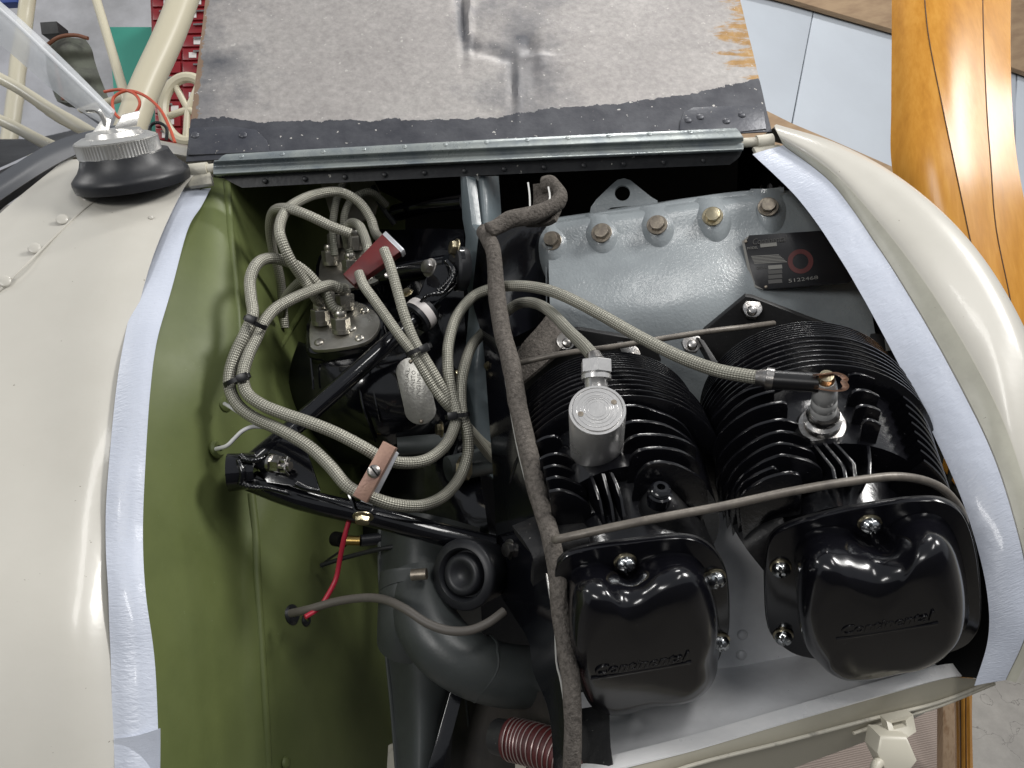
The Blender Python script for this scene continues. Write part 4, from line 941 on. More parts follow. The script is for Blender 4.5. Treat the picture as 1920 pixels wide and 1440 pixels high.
grB = [z4(q) for q in (
    [(150, 740), (200, 670), (280, 590), (360, 520), (450, 470), (540, 448)],
    [(180, 835), (250, 710), (330, 620), (430, 545), (530, 505), (620, 484)],
    [(200, 880), (240, 790), (320, 705), (440, 625), (560, 580), (690, 562), (710, 600)],
    [(215, 1080), (230, 965), (280, 880), (370, 795), (480, 725), (620, 684), (720, 684), (835, 725)],
    [(235, 1130), (270, 1020), (340, 930), (440, 850), (560, 785), (680, 760), (790, 782), (865, 820)],
    [(262, 1180), (320, 1065), (390, 980), (470, 915), (560, 868), (660, 840), (790, 860), (880, 898), (912, 960)],
    [(300, 1220), (370, 1100), (440, 1030), (520, 975), (600, 940), (680, 920), (800, 940), (890, 975), (942, 1020), (946, 1080)],
    [(345, 1200), (400, 1120), (470, 1065), (550, 1025), (620, 1003), (655, 1032)],
    [(375, 1225), (430, 1160), (500, 1110), (580, 1070), (680, 1044), (780, 1045), (808, 1092)],
    [(1108, 392), (1135, 372), (1178, 366), (1230, 374), (1300, 400)],
    [(1118, 530), (1150, 492), (1200, 478), (1260, 486), (1330, 520)],
    [(1150, 650), (1170, 602), (1222, 584), (1280, 592), (1340, 620)],
    [(1205, 775), (1215, 708), (1247, 682), (1290, 684), (1340, 710)])]
veB = [z4(q) for q in ([(890, 838), (950, 915), (1015, 1000), (1030, 1070)], [(955, 828), (1020, 905), (1088, 990), (1102, 1070)], [(1025, 822), (1090, 890), (1158, 970), (1168, 1060)], [(1255, 850), (1262, 900), (1266, 960), (1262, 1040)])]
barB, headB = cyl_build(cB, [603+i*3.8 for i in range(9)], [629, 638, 647, 656, 665, 674, 683], grB, veB, .111, .1165, 'right cylinder')
t_ = cB.tfor(683, .1165)
pr_ = finish(lathe_bm([(.070, -.0015), (.1125, -.0015), (.1135, 0), (.1125, .0015), (.070, .0015), (.070, -.0015)], 26, None, None, math.radians(-35), math.radians(52)), 'fin', 50)
pr_.materials.append(M_fin)
for k in range(1, 9): inst('fin', pr_, cB.c(t_+k*.0125), cB.a, 1-.012*k, headB, x=cB.X, sz=1)
# barrel hold-down flanges
def flange(pts, d, nlist, lab):
    q = Plane(P(*pts[0], d), n=cA.a)
    return q
FA = Plane(P(1150, 660, .915), n=cA.a); FB = Plane(P(1400, 620, .905), n=cB.a)
slab('base_flange', FA, [(960, 660), (1085, 618), (1180, 634), (1235, 662), (1272, 742), (1300, 790), (1300, 900), (1000, 900), (930, 760)], .008, M_blkdull, eng, bev=.002)
slab('base_flange', FB, [(1216, 738), (1272, 660), (1398, 556), (1412, 558), (1522, 600), (1640, 640), (1760, 760), (1760, 900), (1300, 900), (1240, 800)], .008, M_blkdull, eng, bev=.002)
quad('flange_web', [P(1156, 641, .86), P(1168, 640, .86), P(1216, 738, .845), P(1204, 738, .845)], M_blkdull, eng, h=.02, n=CZ, bev=.001)
quad('flange_web', [P(1308, 632, .87), P(1320, 638, .87), P(1352, 688, .855), P(1340, 690, .855)], M_blkdull, eng, h=.02, n=CZ, bev=.001)
M_silv = M_steel
for px, py, d, s in ((1062, 642, .89, .0125), (1182, 668, .885, .0125), (1296, 646, .885, .0125), (1408, 582, .89, .0125), (1184, 668, .88, .001)):
    if s < .005: continue
    b = inst('stud_nut', mbn, P(px, py, d), (CZ+CY*.22-CX*.1).normalized(), s, eng, x=CX+CY*.4)
    lathe('stud_end', [(0, 0), (.0062, 0), (.0062, .004), (.0045, .0075), (0, .009)], frm(P(px+1, py+2, d-.009), CZ+CY*.2-CX*.1), M_steel, b, seg=14)
inst('screw', with_mat('rivet_steel', dome_mesh(), M_steel), P(1262, 731, .80), CZ, .0065, eng)
# ledge of silver brackets under the leads
# rocker boxes (cast shoulders above the valve covers)
M_cast = mat('sooty_cast_black', (.010, .010, .011), .5, spec=.35, col2=(.03, .029, .028), cscale=40, cpos=(.5, .75), bump=.8, bscale=140, bdist=.001, rvar=.12, speck=(330, .72, (.22, .21, .20)))
patch('rocker_box', [[(960, 985, .69), (1060, 950, .70), (1120, 960, .71), (1180, 965, .71), (1215, 940, .70), (1270, 925, .70), (1310, 960, .70), (1325, 1000, .70)],
                     [(980, 1010, .665), (1060, 985, .67), (1120, 982, .67), (1180, 985, .675), (1230, 965, .67), (1290, 962, .67), (1322, 985, .68), (1336, 1030, .69)],
                     [(1000, 1050, .655), (1060, 1022, .655), (1120, 1012, .657), (1200, 1005, .66), (1260, 998, .66), (1310, 1005, .665), (1340, 1030, .672), (1352, 1065, .68)],
                     [(1000, 1100, .66), (1060, 1060, .66), (1130, 1040, .66), (1200, 1030, .66), (1260, 1025, .66), (1310, 1030, .665), (1340, 1060, .67), (1352, 1105, .68)]], M_cast, headA, nu=6, nv=6, thick=.01, wob=.002, label='sooty rocker box casting')
patch('rocker_box', [[(1365, 965, .72), (1420, 935, .72), (1500, 925, .72), (1560, 920, .72), (1600, 925, .72), (1650, 890, .71), (1700, 880, .71), (1760, 920, .71)],
                     [(1372, 985, .70), (1430, 960, .69), (1500, 950, .69), (1560, 945, .69), (1620, 940, .69), (1660, 905, .68), (1720, 905, .68), (1790, 950, .69)],
                     [(1400, 1030, .68), (1450, 1000, .675), (1520, 980, .672), (1590, 965, .672), (1640, 955, .672), (1700, 938, .672), (1760, 945, .675), (1810, 990, .69)],
                     [(1440, 1080, .69), (1470, 1040, .68), (1540, 1005, .675), (1600, 990, .675), (1650, 975, .675), (1710, 962, .675), (1760, 975, .68), (1820, 1030, .69)]], M_cast, headB, nu=6, nv=6, thick=.01, wob=.002, label='sooty rocker box casting with cast figures')
# raised ledge and cast figures
RB = Plane(P(1560, 955, .683), n=(CZ*.8+CY*.6).normalized())
quad('cast_ledge', [P(1484, 936, .676), P(1572, 926, .676), P(1578, 936, .668), P(1486, 948, .668)], M_cast, headB, h=.008, n=CZ, bev=.002)
words('X220', RB, (1518, 962), (1572, 950), 12, headB, M_cast, ext=.0016, lift=.0, bev=.0004)
# bosses beside the shields
def cone(nm, p, q, r0, r1, m, parent, seg=24): 
    a = P(*p); b = P(*q); return link(nm, add_tube(bmesh.new(), [a, b], r0, seg=seg, smooth=1, rfun=lambda t: 1+(r1/r0-1)*t), m, parent)
patch('injector_boss', [[(1200, 925, .675), (1222, 912, .655), (1250, 910, .655), (1272, 925, .675)], [(1190, 955, .665), (1215, 935, .640), (1262, 932, .640), (1290, 950, .665)], [(1190, 990, .66), (1225, 965, .638), (1275, 960, .638), (1312, 985, .66)], [(1190, 1020, .66), (1240, 1005, .645), (1295, 1000, .645), (1335, 1030, .66)]], M_cast, headA, nu=5, nv=5, thick=.006)
ax = (CY*.75+CZ*.6).normalized()
lathe('threaded_stub', [(0, -.01), (.0105, -.01), (.0105, .001), (.0085, .002), (.0085, .004), (.0078, .0045), (.0085, .005), (.0078, .0058), (.0085, .0065), (.0078, .0072), (.0085, .008), (.0065, .0095), (.0036, .0095), (.0036, .001), (0, .001)], frm(P(1237, 927, .636), ax), M_blk, headA, seg=24)
# ---------------------------------------------------------- valve covers
def cover(base, face, fl, depth_o, h, name_pts, screws, lab, cyl, extra=None):
    n = (cyl.a*.93+CZ*.0+CY*.0).normalized()
    Q = Plane(P(*depth_o), n=n)
    vc = None
    fpts = catc([(a, b, 0) for a, b in fl], 5)
    bm = prism_bm([Q.at(v.x, v.y) for v in fpts], Q.n, .0045, .0012)
    vc = link('valve_cover', bm, M_cover, eng, label=lab)
    q2 = Q.off(-.0075); slab('gasket_flange', q2, [(x+(x-depth_o[0])*.012, y-3) for x, y in fl], .005, M_cast, vc, smooth=4, bev=.001)
    N = 10
    A = [Q.at(v.x, v.y) for v in catc([(a, b, 0) for a, b in base], N)]
    Qf = Q.off(h); B = [Qf.at(v.x, v.y) for v in catc([(a, b, 0) for a, b in face], N)]
    m = len(A); bm = bmesh.new(); loops = []
    cB_ = sum(B, Vector())/m
    B = [cB_+(b-cB_)*1.145 for b in B]; cB_ = cB_+CY*.0
    def ringat(f, inset, hh):
        out = []
        for i in range(m):
            up = max(0, (B[i]-cB_).normalized().dot(cyl.U)); k2 = inset*(1+1.05*up**1.5) if (0 < inset < .4) else inset
            if inset >= .4: k2 = inset+(1-inset)*(.27*1.05*up**1.5)/(1-.27)
            out.append(bm.verts.new(A[i]+(B[i]-A[i])*f+(cB_-B[i])*k2+Q.n*hh))
        return out
    # fillet at the foot, wall, rounded shoulder, gently domed face
    prof = [(-.05, -.035, .0002), (.0, -.012, .0008), (.03, 0, .003), (.2, 0, .001), (.40, 0, .0)]
    prof += [(.45+.55*math.sin(math.radians(p)), .27*(1-math.cos(math.radians(p)))**1.15, 0) for p in (8, 16, 24, 32, 40, 48, 56, 64, 72, 80, 86, 90)]
    prof += [(1.0, .45, .0006), (1.0, .65, .0011), (1.0, .85, .0013)]
    for f, ins, hh in prof:
        loops.append(ringat(f, ins, hh))
    for a, b in zip(loops, loops[1:]):
        for i in range(m): bm.faces.new((a[i], a[(i+1) % m], b[(i+1) % m], b[i]))
    bm.faces.new(loops[-1])
    if extra: extra(bm, Q, h)
    dome = link('cover_dome', bm, M_cover, vc, sharp=80)
    ft, wa, wb, hp = name_pts
    LP = Plane(Qf.o+Q.n*.0008, n=Q.n)
    words('Continental', LP, wa, wb, hp, vc, M_cover, ext=.0009, shear=.35, lift=.0, bev=.0003)
    (x0, y0), (x1, y1) = ft
    link('underline', prism_bm([LP.off(.0008).at(x, y) for x, y in ((x0, y0-2), (x1, y1-2), (x1, y1+2), (x0, y0+2))], LP.n, .002, .0004), M_cover, vc)
    for x, y in screws:
        p = Q.at(x, y+4); zz = (Q.n*.55+CZ*.45+CY*.35).normalized(); zz = Q.n
        s_ = put('screw', cached('scr', screw_mesh), M_silverscrew, vc, frm(p+zz*.0008, zz, CX+CY*.5))
        lathe('lock_washer', [(.004, 0), (.0098, 0), (.0098, .0012), (.009, .0018), (.004, .0018)], frm(p+zz*.0002, zz), M_cad, s_, seg=20)
    return vc, Q
def screw_mesh():
    bm = bmesh.new(); lathe_bm([(0, .001), (.0082, .001), (.0082, .0045), (.0076, .0065), (.0055, .0085), (.003, .0095), (0, .0098)], 24, None, bm)
    # slot
    for v in bm.verts:
        if abs(v.co.x) < .0011 and v.co.z > .006: v.co.z -= .0022
    bb = bmesh.new(); return finish(bm, 'screw', 35)
M_silverscrew = mat('zinc_screw', (.60, .62, .63), .2, 1, bump=.15, bscale=200)
faceA = [(1095, 1150), (1112, 1128), (1140, 1122), (1172, 1134), (1205, 1122), (1250, 1098), (1290, 1092), (1318, 1112), (1332, 1160), (1336, 1215), (1325, 1255), (1325, 1290), (1300, 1318), (1262, 1328), (1215, 1330), (1165, 1344), (1135, 1346), (1108, 1328), (1096, 1290), (1084, 1230), (1084, 1185)]
baseA = [(1066, 1092), (1082, 1066), (1118, 1056), (1150, 1064), (1174, 1080), (1200, 1058), (1240, 1040), (1285, 1040), (1315, 1060), (1335, 1105), (1346, 1170), (1348, 1215), (1340, 1240), (1325, 1262), (1300, 1275), (1262, 1282), (1215, 1288), (1150, 1296), (1105, 1285), (1080, 1240), (1068, 1165)]
flA = [(1040, 1085), (1058, 1048), (1110, 1030), (1200, 1017), (1275, 1010), (1318, 1020), (1350, 1050), (1364, 1095), (1366, 1180), (1355, 1215), (1340, 1250), (1290, 1285), (1180, 1300), (1080, 1290), (1048, 1230), (1040, 1150)]
vA, QA = cover(baseA, faceA, flA, (1200, 1120, .648), .062, (((1108, 1275), (1297, 1243)), (1112, 1266), (1294, 1236), 26), [(1172, 1048), (1340, 1077), (1349, 1196)], 'black valve cover of the left cylinder', cA)
faceB = [(1520, 1110), (1535, 1080), (1565, 1070), (1600, 1082), (1650, 1092), (1700, 1072), (1740, 1046), (1775, 1048), (1792, 1085), (1800, 1150), (1796, 1210), (1770, 1240), (1720, 1264), (1670, 1270), (1620, 1280), (1580, 1280), (1553, 1262), (1545, 1238), (1524, 1205), (1512, 1160)]
baseB = [(1492, 1040), (1506, 1008), (1535, 992), (1575, 990), (1612, 1004), (1642, 1018), (1668, 990), (1706, 968), (1750, 966), (1780, 990), (1800, 1040), (1812, 1110), (1812, 1165), (1780, 1205), (1720, 1220), (1660, 1230), (1590, 1240), (1538, 1235), (1508, 1200), (1496, 1120)]
flB = [(1437, 1050), (1448, 1010), (1480, 988), (1540, 970), (1620, 953), (1720, 940), (1775, 945), (1810, 975), (1830, 1040), (1838, 1130), (1830, 1190), (1780, 1225), (1650, 1245), (1520, 1235), (1470, 1215), (1442, 1180), (1436, 1110)]
vB, QB = cover(baseB, faceB, flB, (1640, 1075, .660), .062, (((1568, 1200), (1760, 1170)), (1575, 1190), (1756, 1160), 24), [(1630, 976), (1463, 1058), (1468, 1186)], 'black valve cover of the right cylinder', cB)
# spark plug shield on the left cylinder
tp_, bt_ = P(1120, 768, .64), P(1118, 850, .71); axs = (tp_-bt_).normalized(); r0 = 54*.64/FPX; Ls = (tp_-bt_).length
sh = lathe('plug_shield', [(0, 0), (r0*.93, 0), (r0*1.0, .003), (r0, Ls-.002), (r0*.985, Ls), (r0*.90, Ls), (r0*.89, Ls-.0012), (r0*.86, Ls-.0012), (r0*.85, Ls+.0006), (r0*.5, Ls+.0008), (r0*.49, Ls+.0006), (r0*.3, Ls+.0008), (r0*.1, Ls+.0006), (0, Ls+.0008)], frm(bt_, axs), M_mach, eng, seg=64, label='large machined aluminium spark plug shield')
TPc = Plane(tp_+axs*.0009, n=axs)
for x, y in ((1151, 754), (1089, 776)): lathe('spanner_hole', [(0, 0), (.0023, 0), (.0026, .0002), (0, .0002)], frm(TPc.at(x, y), axs), M_bolt, sh, seg=12)
for rr in (.30, .42, .56, .70):
    lathe('turned_groove', [(r0*rr, 0), (r0*(rr+.012), .00025), (r0*(rr+.025), 0)], frm(tp_+axs*.0007, axs), M_mach, sh, seg=48)
el = P(1120, 745, .665)
cone('shield_elbow', (1119, 738, .672), (1117, 700, .668), .0105, .0105, M_mach, sh)
cn_ = P(1117, 712, .668)-P(1119, 738, .672)
lathe('coupling_nut', [(0, 0), (.0135, 0), (.0135, .004), (.0125, .005), (.0125, .006)], frm(P(1118, 712, .668), CY*.9-CZ*.2), M_mach, sh, seg=28)
nutm = cached('nutm', lambda: finish(prism_bm([Vector((math.cos(math.pi*k/3+.52), math.sin(math.pi*k/3+.52), 1.0)) for k in range(6)], Vector((0, 0, 1)), 1.0, .09), 'nut', 20))
mach_nut = with_mat('nutmach', nutm, M_mach); steel_nut = with_mat('nutst', nutm, M_steel); cad_nut = with_mat('nutcad', nutm, M_cad); bolt_nut = with_mat('nutbolt', nutm, M_bolt)
def nut(px, py, d, z, s, sz, parent, me=None, x=None, name='nut'): 
    o = P(px, py, d); M = frm(o, z, x) @ Matrix.Diagonal((s, s, sz, 1)); return put(name, me or steel_nut, None, parent, M)
nut(1118, 700, .668, CY*.9-CZ*.2, .0148, .012, sh, mach_nut, x=CX, name='coupling_nut')
cone('ferrule', (1116, 676, .672), (1112, 662, .675), .0085, .0062, M_steel, sh)
# spark plug right
pa, pb = P(1541, 800, .685), P(1549, 712, .625); axp = (pb-pa).normalized(); Lp = (pb-pa).length; k_ = .74/FPX
pg = lathe('spark_plug', [(0, 0), (36*k_, 0), (38*k_, .002), (38*k_, .004), (30*k_, .005), (28*k_, .010), (31*k_, .012), (31*k_, .015), (25*k_, .017), (27*k_, .022), (25*k_, .026), (21*k_, .028)], frm(pa, axp), M_steel, eng, seg=40, label='spark plug with pale ceramic insulator')
M_cer = mat('grey_white_ceramic', (.50, .50, .49), .25, coat=.4)
lathe('insulator', [(21*k_, .026), (21*k_, .034), (19*k_, .036), (21*k_, .038), (20*k_, .046), (18*k_, .048), (20*k_, .050), (19*k_, .060), (17*k_, .070), (14*k_, .076), (0, .076)], frm(pa, axp), M_cer, pg, seg=32)
nut(1541, 792, .680, axp, .0142, .008, pg, bolt_nut)
lathe('terminal', [(0, 0), (13*k_, 0), (13*k_, .012), (11*k_, .016), (0, .017)], frm(pa+axp*(Lp-.010), axp), M_cad, pg, seg=20)
lathe('plug_seat', [(0, 0), (44*k_, 0), (44*k_, .004), (38*k_, .008), (0, .008)], frm(pa-axp*.006, axp), M_cast, headB, seg=36)
# copper terminal clip
clip = [P(x, y, .622) for x, y in ((1528, 703), (1545, 701), (1562, 699), (1578, 704), (1585, 711), (1582, 716), (1586, 724), (1580, 731), (1562, 733), (1545, 731), (1530, 728))]
M_clip = mat('copper_spring_clip', (.62, .36, .24), .3, 1)
def strip(name, pts, wdir, wid, th, m, parent):
    pts = cat(pts, 3); bm = bmesh.new(); r = []
    for i, p in enumerate(pts):
        t = (pts[min(len(pts)-1, i+1)]-pts[max(0, i-1)]).normalized(); s = t.cross(wdir).normalized()*th/2; w2 = wdir.normalized()*wid/2
        r.append([bm.verts.new(p+s+w2), bm.verts.new(p-s+w2), bm.verts.new(p-s-w2), bm.verts.new(p+s-w2)])
    for a, b in zip(r, r[1:]):
        for k in range(4): bm.faces.new((a[k], a[(k+1) % 4], b[(k+1) % 4], b[k]))
    bm.faces.new(r[0]); bm.faces.new(r[-1]); return link(name, bm, m, parent)
# intercylinder baffles and sill trough
bafp = pl((1330, 970, .76), (1440, 1010, .76), (1400, 1250, .775))
ib = slab('inner_baffle', bafp, [(1300, 960), (1340, 962), (1388, 958), (1400, 975), (1425, 990), (1440, 1008), (1450, 1060), (1560, 1225), (1300, 1262), (1290, 1100)], .0015, M_alud, eng, label='bare aluminium baffle between the valve covers')
ra = with_mat('rivet_alu', dome_mesh(), M_alud)
for x, y in ((1392, 1190), (1390, 1228)): inst('rivet', ra, bafp.off(.0002).at(x, y), bafp.n, .0056, ib)
tr = patch('trough_floor', [[(1080, 1300, .775), (1320, 1258, .775), (1400, 1246, .775), (1530, 1214, .78), (1700, 1190, .785), (1840, 1170, .79)],
                            [(1100, 1360, .71), (1330, 1310, .715), (1450, 1284, .72), (1580, 1258, .735), (1720, 1232, .75), (1825, 1222, .755)],
                            [(1110, 1440, .640), (1290, 1388, .660), (1467, 1336, .68), (1664, 1280, .712), (1773, 1252, .73), (1815, 1255, .735)]], M_alud, air, nu=6, nv=6, thick=.0015, label='scuffed aluminium floor inside the lower sill')
patch('dark_bracket', [[(1080, 1330, .66), (1142, 1320, .655)], [(1085, 1400, .64), (1143, 1385, .635)], [(1080, 1480, .622), (1148, 1432, .620)]], M_blkdull, air, nu=4, nv=4, thick=.002)
# push rod tubes / primer lines
single(ptube('primer_line', [(1040, 1012, .64), (1060, 1008, .622), (1200, 978, .61), (1350, 950, .61), (1480, 922, .61), (1600, 902, .612), (1690, 894, .62), (1760, 912, .64), (1800, 955, .665), (1812, 1000, .70)], 8.2, M_rod, seg=14, smooth=6), 'long grey metal tube crossing in front of both cylinders', 'fuel line')
single(ptube('primer_line', [(960, 684, .81), (1050, 664, .80), (1150, 650, .795), (1260, 632, .795), (1340, 620, .80), (1400, 613, .82), (1450, 606, .87)], 5.5, M_rod, seg=12, smooth=4), 'thin grey metal tube behind the top of both cylinders', 'fuel line')

# ---------------------------------------------------------- rear baffle with felt seal
BP = pl((925, 450, .86), (1065, 1430, .60), (870, 900, .92))
baf = thing('engine_baffle', 'glossy black vertical engine baffle edged with grey brown felt', 'baffle', BP.at(1000, 1000))
Lb = [(903, 430), (912, 470), (918, 540), (926, 620), (942, 680), (952, 740), (968, 830), (985, 900), (1003, 960), (1018, 1040), (1030, 1110), (1040, 1170), (1043, 1240), (1052, 1280), (1060, 1350), (1058, 1480)]
sheetL = [(880, 430), (880, 480), (885, 560), (905, 640), (915, 760), (925, 900), (930, 1000), (935, 1100), (960, 1150), (990, 1200), (1000, 1260), (1030, 1340), (1040, 1480)]
patch('baffle_sheet', [[(p[0]-45*0+0, p[1], proj(BP.at(*p))[2]) for p in (q, ((q[0]*.5+r[0]*.5), (q[1]+r[1])/2), r)] for q, r in zip(sheetL, [(lambda y: ([(a[0]+(b[0]-a[0])*(y-a[1])/(b[1]-a[1]), y) for a, b in zip(Lb, Lb[1:]) if a[1] <= y <= b[1]] or [(903, y)])[0])(q[1]) for q in sheetL])], M_blk, baf, nu=4, nv=5, thick=.0012)
M_hidden = M_blk
ed = [BP.off(.0005).at(*q) for q in Lb]
strip('sheet_edge', ed, BP.n, .0008, .0022, M_edge, baf)
FC = [(905, 432), (925, 470), (930, 540), (942, 620), (960, 690), (972, 760), (992, 850), (1010, 930), (1030, 1000), (1045, 1070), (1052, 1150), (1062, 1220), (1072, 1290), (1075, 1370), (1072, 1480)]
FW = [14, 16, 17, 19, 19, 20, 20, 21, 21, 20, 20, 20, 20, 19, 19]
fp = [BP.off(.002).at(x, y) for x, y in FC]
bm = bmesh.new(); add_tube(bm, [p-CZ*.004 for p in fp], 1.0, seg=16, smooth=10, lump=.10, rfun=lambda t: (FW[min(len(FW)-1, int(t*(len(FW)-1)))]*(1-(t*(len(FW)-1)) % 1)+FW[min(len(FW)-1, int(t*(len(FW)-1))+1)]*((t*(len(FW)-1)) % 1))*proj(fp[min(len(fp)-1, int(t*(len(fp)-1)))])[2]/FPX)
for v_ in bm.verts:
    q_ = min(fp, key=lambda r_: (r_-v_.co).length); h_ = (v_.co-q_).dot(BP.n); v_.co -= BP.n*h_*.12
felt_o = link('felt_strip', bm, M_felt, baf, sharp=180)
bm = bmesh.new(); add_tube(bm, [P(*q) for q in ((915, 432, .865), (945, 418, .87), (985, 406, .875), (1020, 398, .88), (1044, 380, .885), (1050, 362, .89), (1036, 348, .895), (1018, 350, .90))], .0100, seg=16, smooth=8, lump=.4); link('felt_strip', bm, M_felt, baf, sharp=180, label='felt strip curling back at the top')
patch('felt_flap', [[(1000, 345, .90), (1025, 345, .895), (1050, 365, .885)], [(1000, 385, .905), (1030, 375, .895), (1050, 390, .885)], [(985, 418, .89), (1020, 420, .885), (1040, 412, .88)]], M_felt, baf, thick=.006, wob=.003)
strip('sheet_edge', [P(*q) for q in ((990, 342, .895), (993, 365, .893), (994, 398, .89))], CZ, .001, .002, M_edge, baf)
strip('sheet_edge', [P(*q) for q in ((1028, 350, .88), (1031, 368, .878), (1028, 385, .876), (1022, 390, .875))], CZ, .001, .002, M_edge, baf)
# dark forward face behind the felt
patch('upper_panel', [[(918, 430, .90), (975, 410, .93), (1024, 405, .96)], [(930, 520, .90), (980, 520, .94), (1025, 520, .965)], [(945, 640, .89), (990, 620, .93), (1024, 600, .955)]], M_blk, baf, thick=.0015)
strip('sheet_edge', [P(*q) for q in ((1025, 404, .955), (1024, 480, .955), (1025, 580, .955))], CZ, .001, .0016, M_case, baf)
patch('felt_fold', [[(950, 700, .885), (985, 640, .90), (1024, 590, .92)], [(960, 712, .875), (1000, 660, .88), (1048, 610, .90)], [(975, 720, .87), (1010, 690, .87), (1065, 640, .88)]], M_felt, baf, thick=.008, wob=.004)
b_ = inst('bolt', with_mat('hx_cad', hexbolt_mesh('hexb'), M_steel), BP.at(958, 1030), (CZ*.6-CX*.8), .0078, baf, x=CY)
inst('bolt', mbc, BP.at(915, 686), (CZ*.6-CX*.8), .004, baf, x=CY)
inst('bolt', mbc, P(857, 700, .90), (CZ*.6-CX*.8), .004, baf, x=CY)

# ---------------------------------------------------------- engine rear mounting plate (grey) and mount
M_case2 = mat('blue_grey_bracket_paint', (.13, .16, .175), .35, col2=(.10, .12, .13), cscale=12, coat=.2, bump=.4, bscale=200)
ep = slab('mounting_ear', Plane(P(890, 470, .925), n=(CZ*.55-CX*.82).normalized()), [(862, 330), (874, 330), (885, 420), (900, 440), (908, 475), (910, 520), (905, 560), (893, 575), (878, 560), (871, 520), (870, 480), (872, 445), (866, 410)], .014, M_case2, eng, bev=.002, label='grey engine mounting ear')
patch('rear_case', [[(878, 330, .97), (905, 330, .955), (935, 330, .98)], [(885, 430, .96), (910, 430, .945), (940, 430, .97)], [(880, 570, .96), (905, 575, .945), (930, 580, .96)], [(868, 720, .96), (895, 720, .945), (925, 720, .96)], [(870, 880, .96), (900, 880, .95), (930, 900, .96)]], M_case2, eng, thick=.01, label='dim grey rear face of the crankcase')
mount = thing('engine_mount', 'black welded tube engine mount bolted to the green firewall', 'engine mount', P(440, 890, .75))
def mt(name, pts, rp, **k): return ptube(name, pts, rp, M_blk, mount, seg=22, smooth=3, **k)
mt('mount_tube', [(462, 876, .765), (560, 793, .80), (660, 705, .83), (760, 615, .865), (815, 565, .885)], 17)
mt('mount_tube', [(450, 892, .765), (560, 935, .765), (700, 968, .775), (820, 1000, .78), (925, 1024, .79)], 21)
mt('mount_tube', [(700, 520, 1.0), (760, 510, .965), (840, 498, .93)], 20)
mt('mount_tube', [(560, 740, 1.0), (600, 640, 1.04), (660, 540, 1.08)], 18)
f_ = cone('mount_foot', (429, 886, .752), (480, 882, .757), .0195, .0185, M_blk, mount, 32)
lathe('foot_disc', [(0, 0), (.021, 0), (.021, .003), (.019, .0035), (0, .0035)], frm(P(431, 886, .752), -CX), M_blk, mount)
link('gusset', prism_bm([P(478, 868, .758), P(555, 800, .785), P(570, 830, .775), P(600, 918, .752), P(500, 905, .752)], (CZ+CX*.1+CY*.2).normalized(), .004, .0008), M_blk, mount)
random.seed(5)
def weld(pts, r=.0024):
    pp = cat([P(*q) for q in pts], 14); bm = bmesh.new()
    add_tube(bm, pp, r, seg=10, smooth=1, lump=.8, rfun=lambda t: 1+.25*math.sin(t*90)); link('weld_bead', bm, M_blk, mount, sharp=180)
weld([(452, 855, .742), (462, 862, .738), (485, 862, .74), (505, 850, .75)]); weld([(450, 905, .738), (470, 912, .738), (500, 915, .74), (540, 925, .745)]); weld([(448, 862, .74), (455, 885, .736), (452, 908, .738)])
weld([(555, 906, .742), (575, 915, .742), (600, 920, .745)]); weld([(770, 590, .865), (800, 555, .855), (830, 548, .86), (850, 520, .87)]); weld([(838, 490, .89), (850, 510, .875), (838, 530, .87), (822, 545, .87)], .0040)
link('bracket', prism_bm([P(780, 560, .868), P(808, 500, .885), P(855, 490, .89), P(862, 530, .885), P(835, 552, .868), P(800, 585, .86)], CZ, .010, .002), M_blk, mount)
lathe('bushing', [(0, 0), (.026, 0), (.027, .004), (.027, .012), (.024, .015), (0, .015)], frm(P(872, 505, .90), (-CX+CZ*.4)), M_rubber, mount, seg=28)
lathe('bushing', [(0, 0), (.024, 0), (.024, .005), (0, .005)], frm(P(862, 500, .895), (-CX+CZ*.4)), M_blk, mount, seg=28)
inst('bolt', mbc, P(856, 466, .89), (-CX+CZ*.45+CY*.1), .0088, mount, x=CY); inst('bolt', mbs, P(806, 502, .868), (-CX*.7+CZ*.7+CY*.2), .0085, mount, x=CY)
# cushioned clamp
cd_ = (P(815, 565, .885)-P(760, 615, .865)).normalized(); cc = P(792, 566+4, .862)
cl = thing('cushion_clamp', 'rubber lined clamp around the diagonal mount tube', 'clamp', cc)
for nm, r, w2, m_, o2 in (('cushion', .0195, .020, M_rubber, 0), ('metal_band', .0203, .010, M_pale, .001)):
    lathe(nm, [(.012, -w2/2), (r, -w2/2), (r+.0006, 0), (r, w2/2), (.012, w2/2)], frm(P(790, 588, .874), cd_), m_, cl, seg=32)
inst('bolt', mbc, P(764, 550, .85), (-CX*.3+CZ*.5+CY*.6), .0052, cl, x=CY)
# castle nut at the foot
cb = thing('castle_nut', 'steel castle nut with split pin on the lower mount foot', 'nut', P(530, 868, .745))
zz = (CX*.93+CZ*.35-CY*.08).normalized(); c0 = P(508, 868, .748)
lathe('washer', [(0, 0), (.0098, 0), (.0098, .0035), (0, .0035)], frm(c0, zz), M_steel, cb, seg=24)
put('nut_body', steel_nut, None, cb, frm(c0+zz*.0035, zz) @ Matrix.Diagonal((.0092, .0092, .011, 1)))
for k in range(6):
    a = math.pi*k/3; M = frm(c0+zz*.0145, zz) @ Matrix.Translation((.0062*math.cos(a), .0062*math.sin(a), 0)) @ Matrix.Diagonal((.0022, .0022, .006, 1)); put('castellation', steel_nut, None, cb, M)
link('bolt_end', add_tube(bmesh.new(), [c0+zz*.012, c0+zz*.024], .0042, seg=14, smooth=1), M_steel, cb)
link('split_pin', add_tube(bmesh.new(), [c0+zz*.018+CY*.008+CX*.002, c0+zz*.019+CZ*.006, c0+zz*.020-CY*.004+CZ*.008, c0+zz*.022-CY*.010], .0011, seg=6), M_steel, cb)

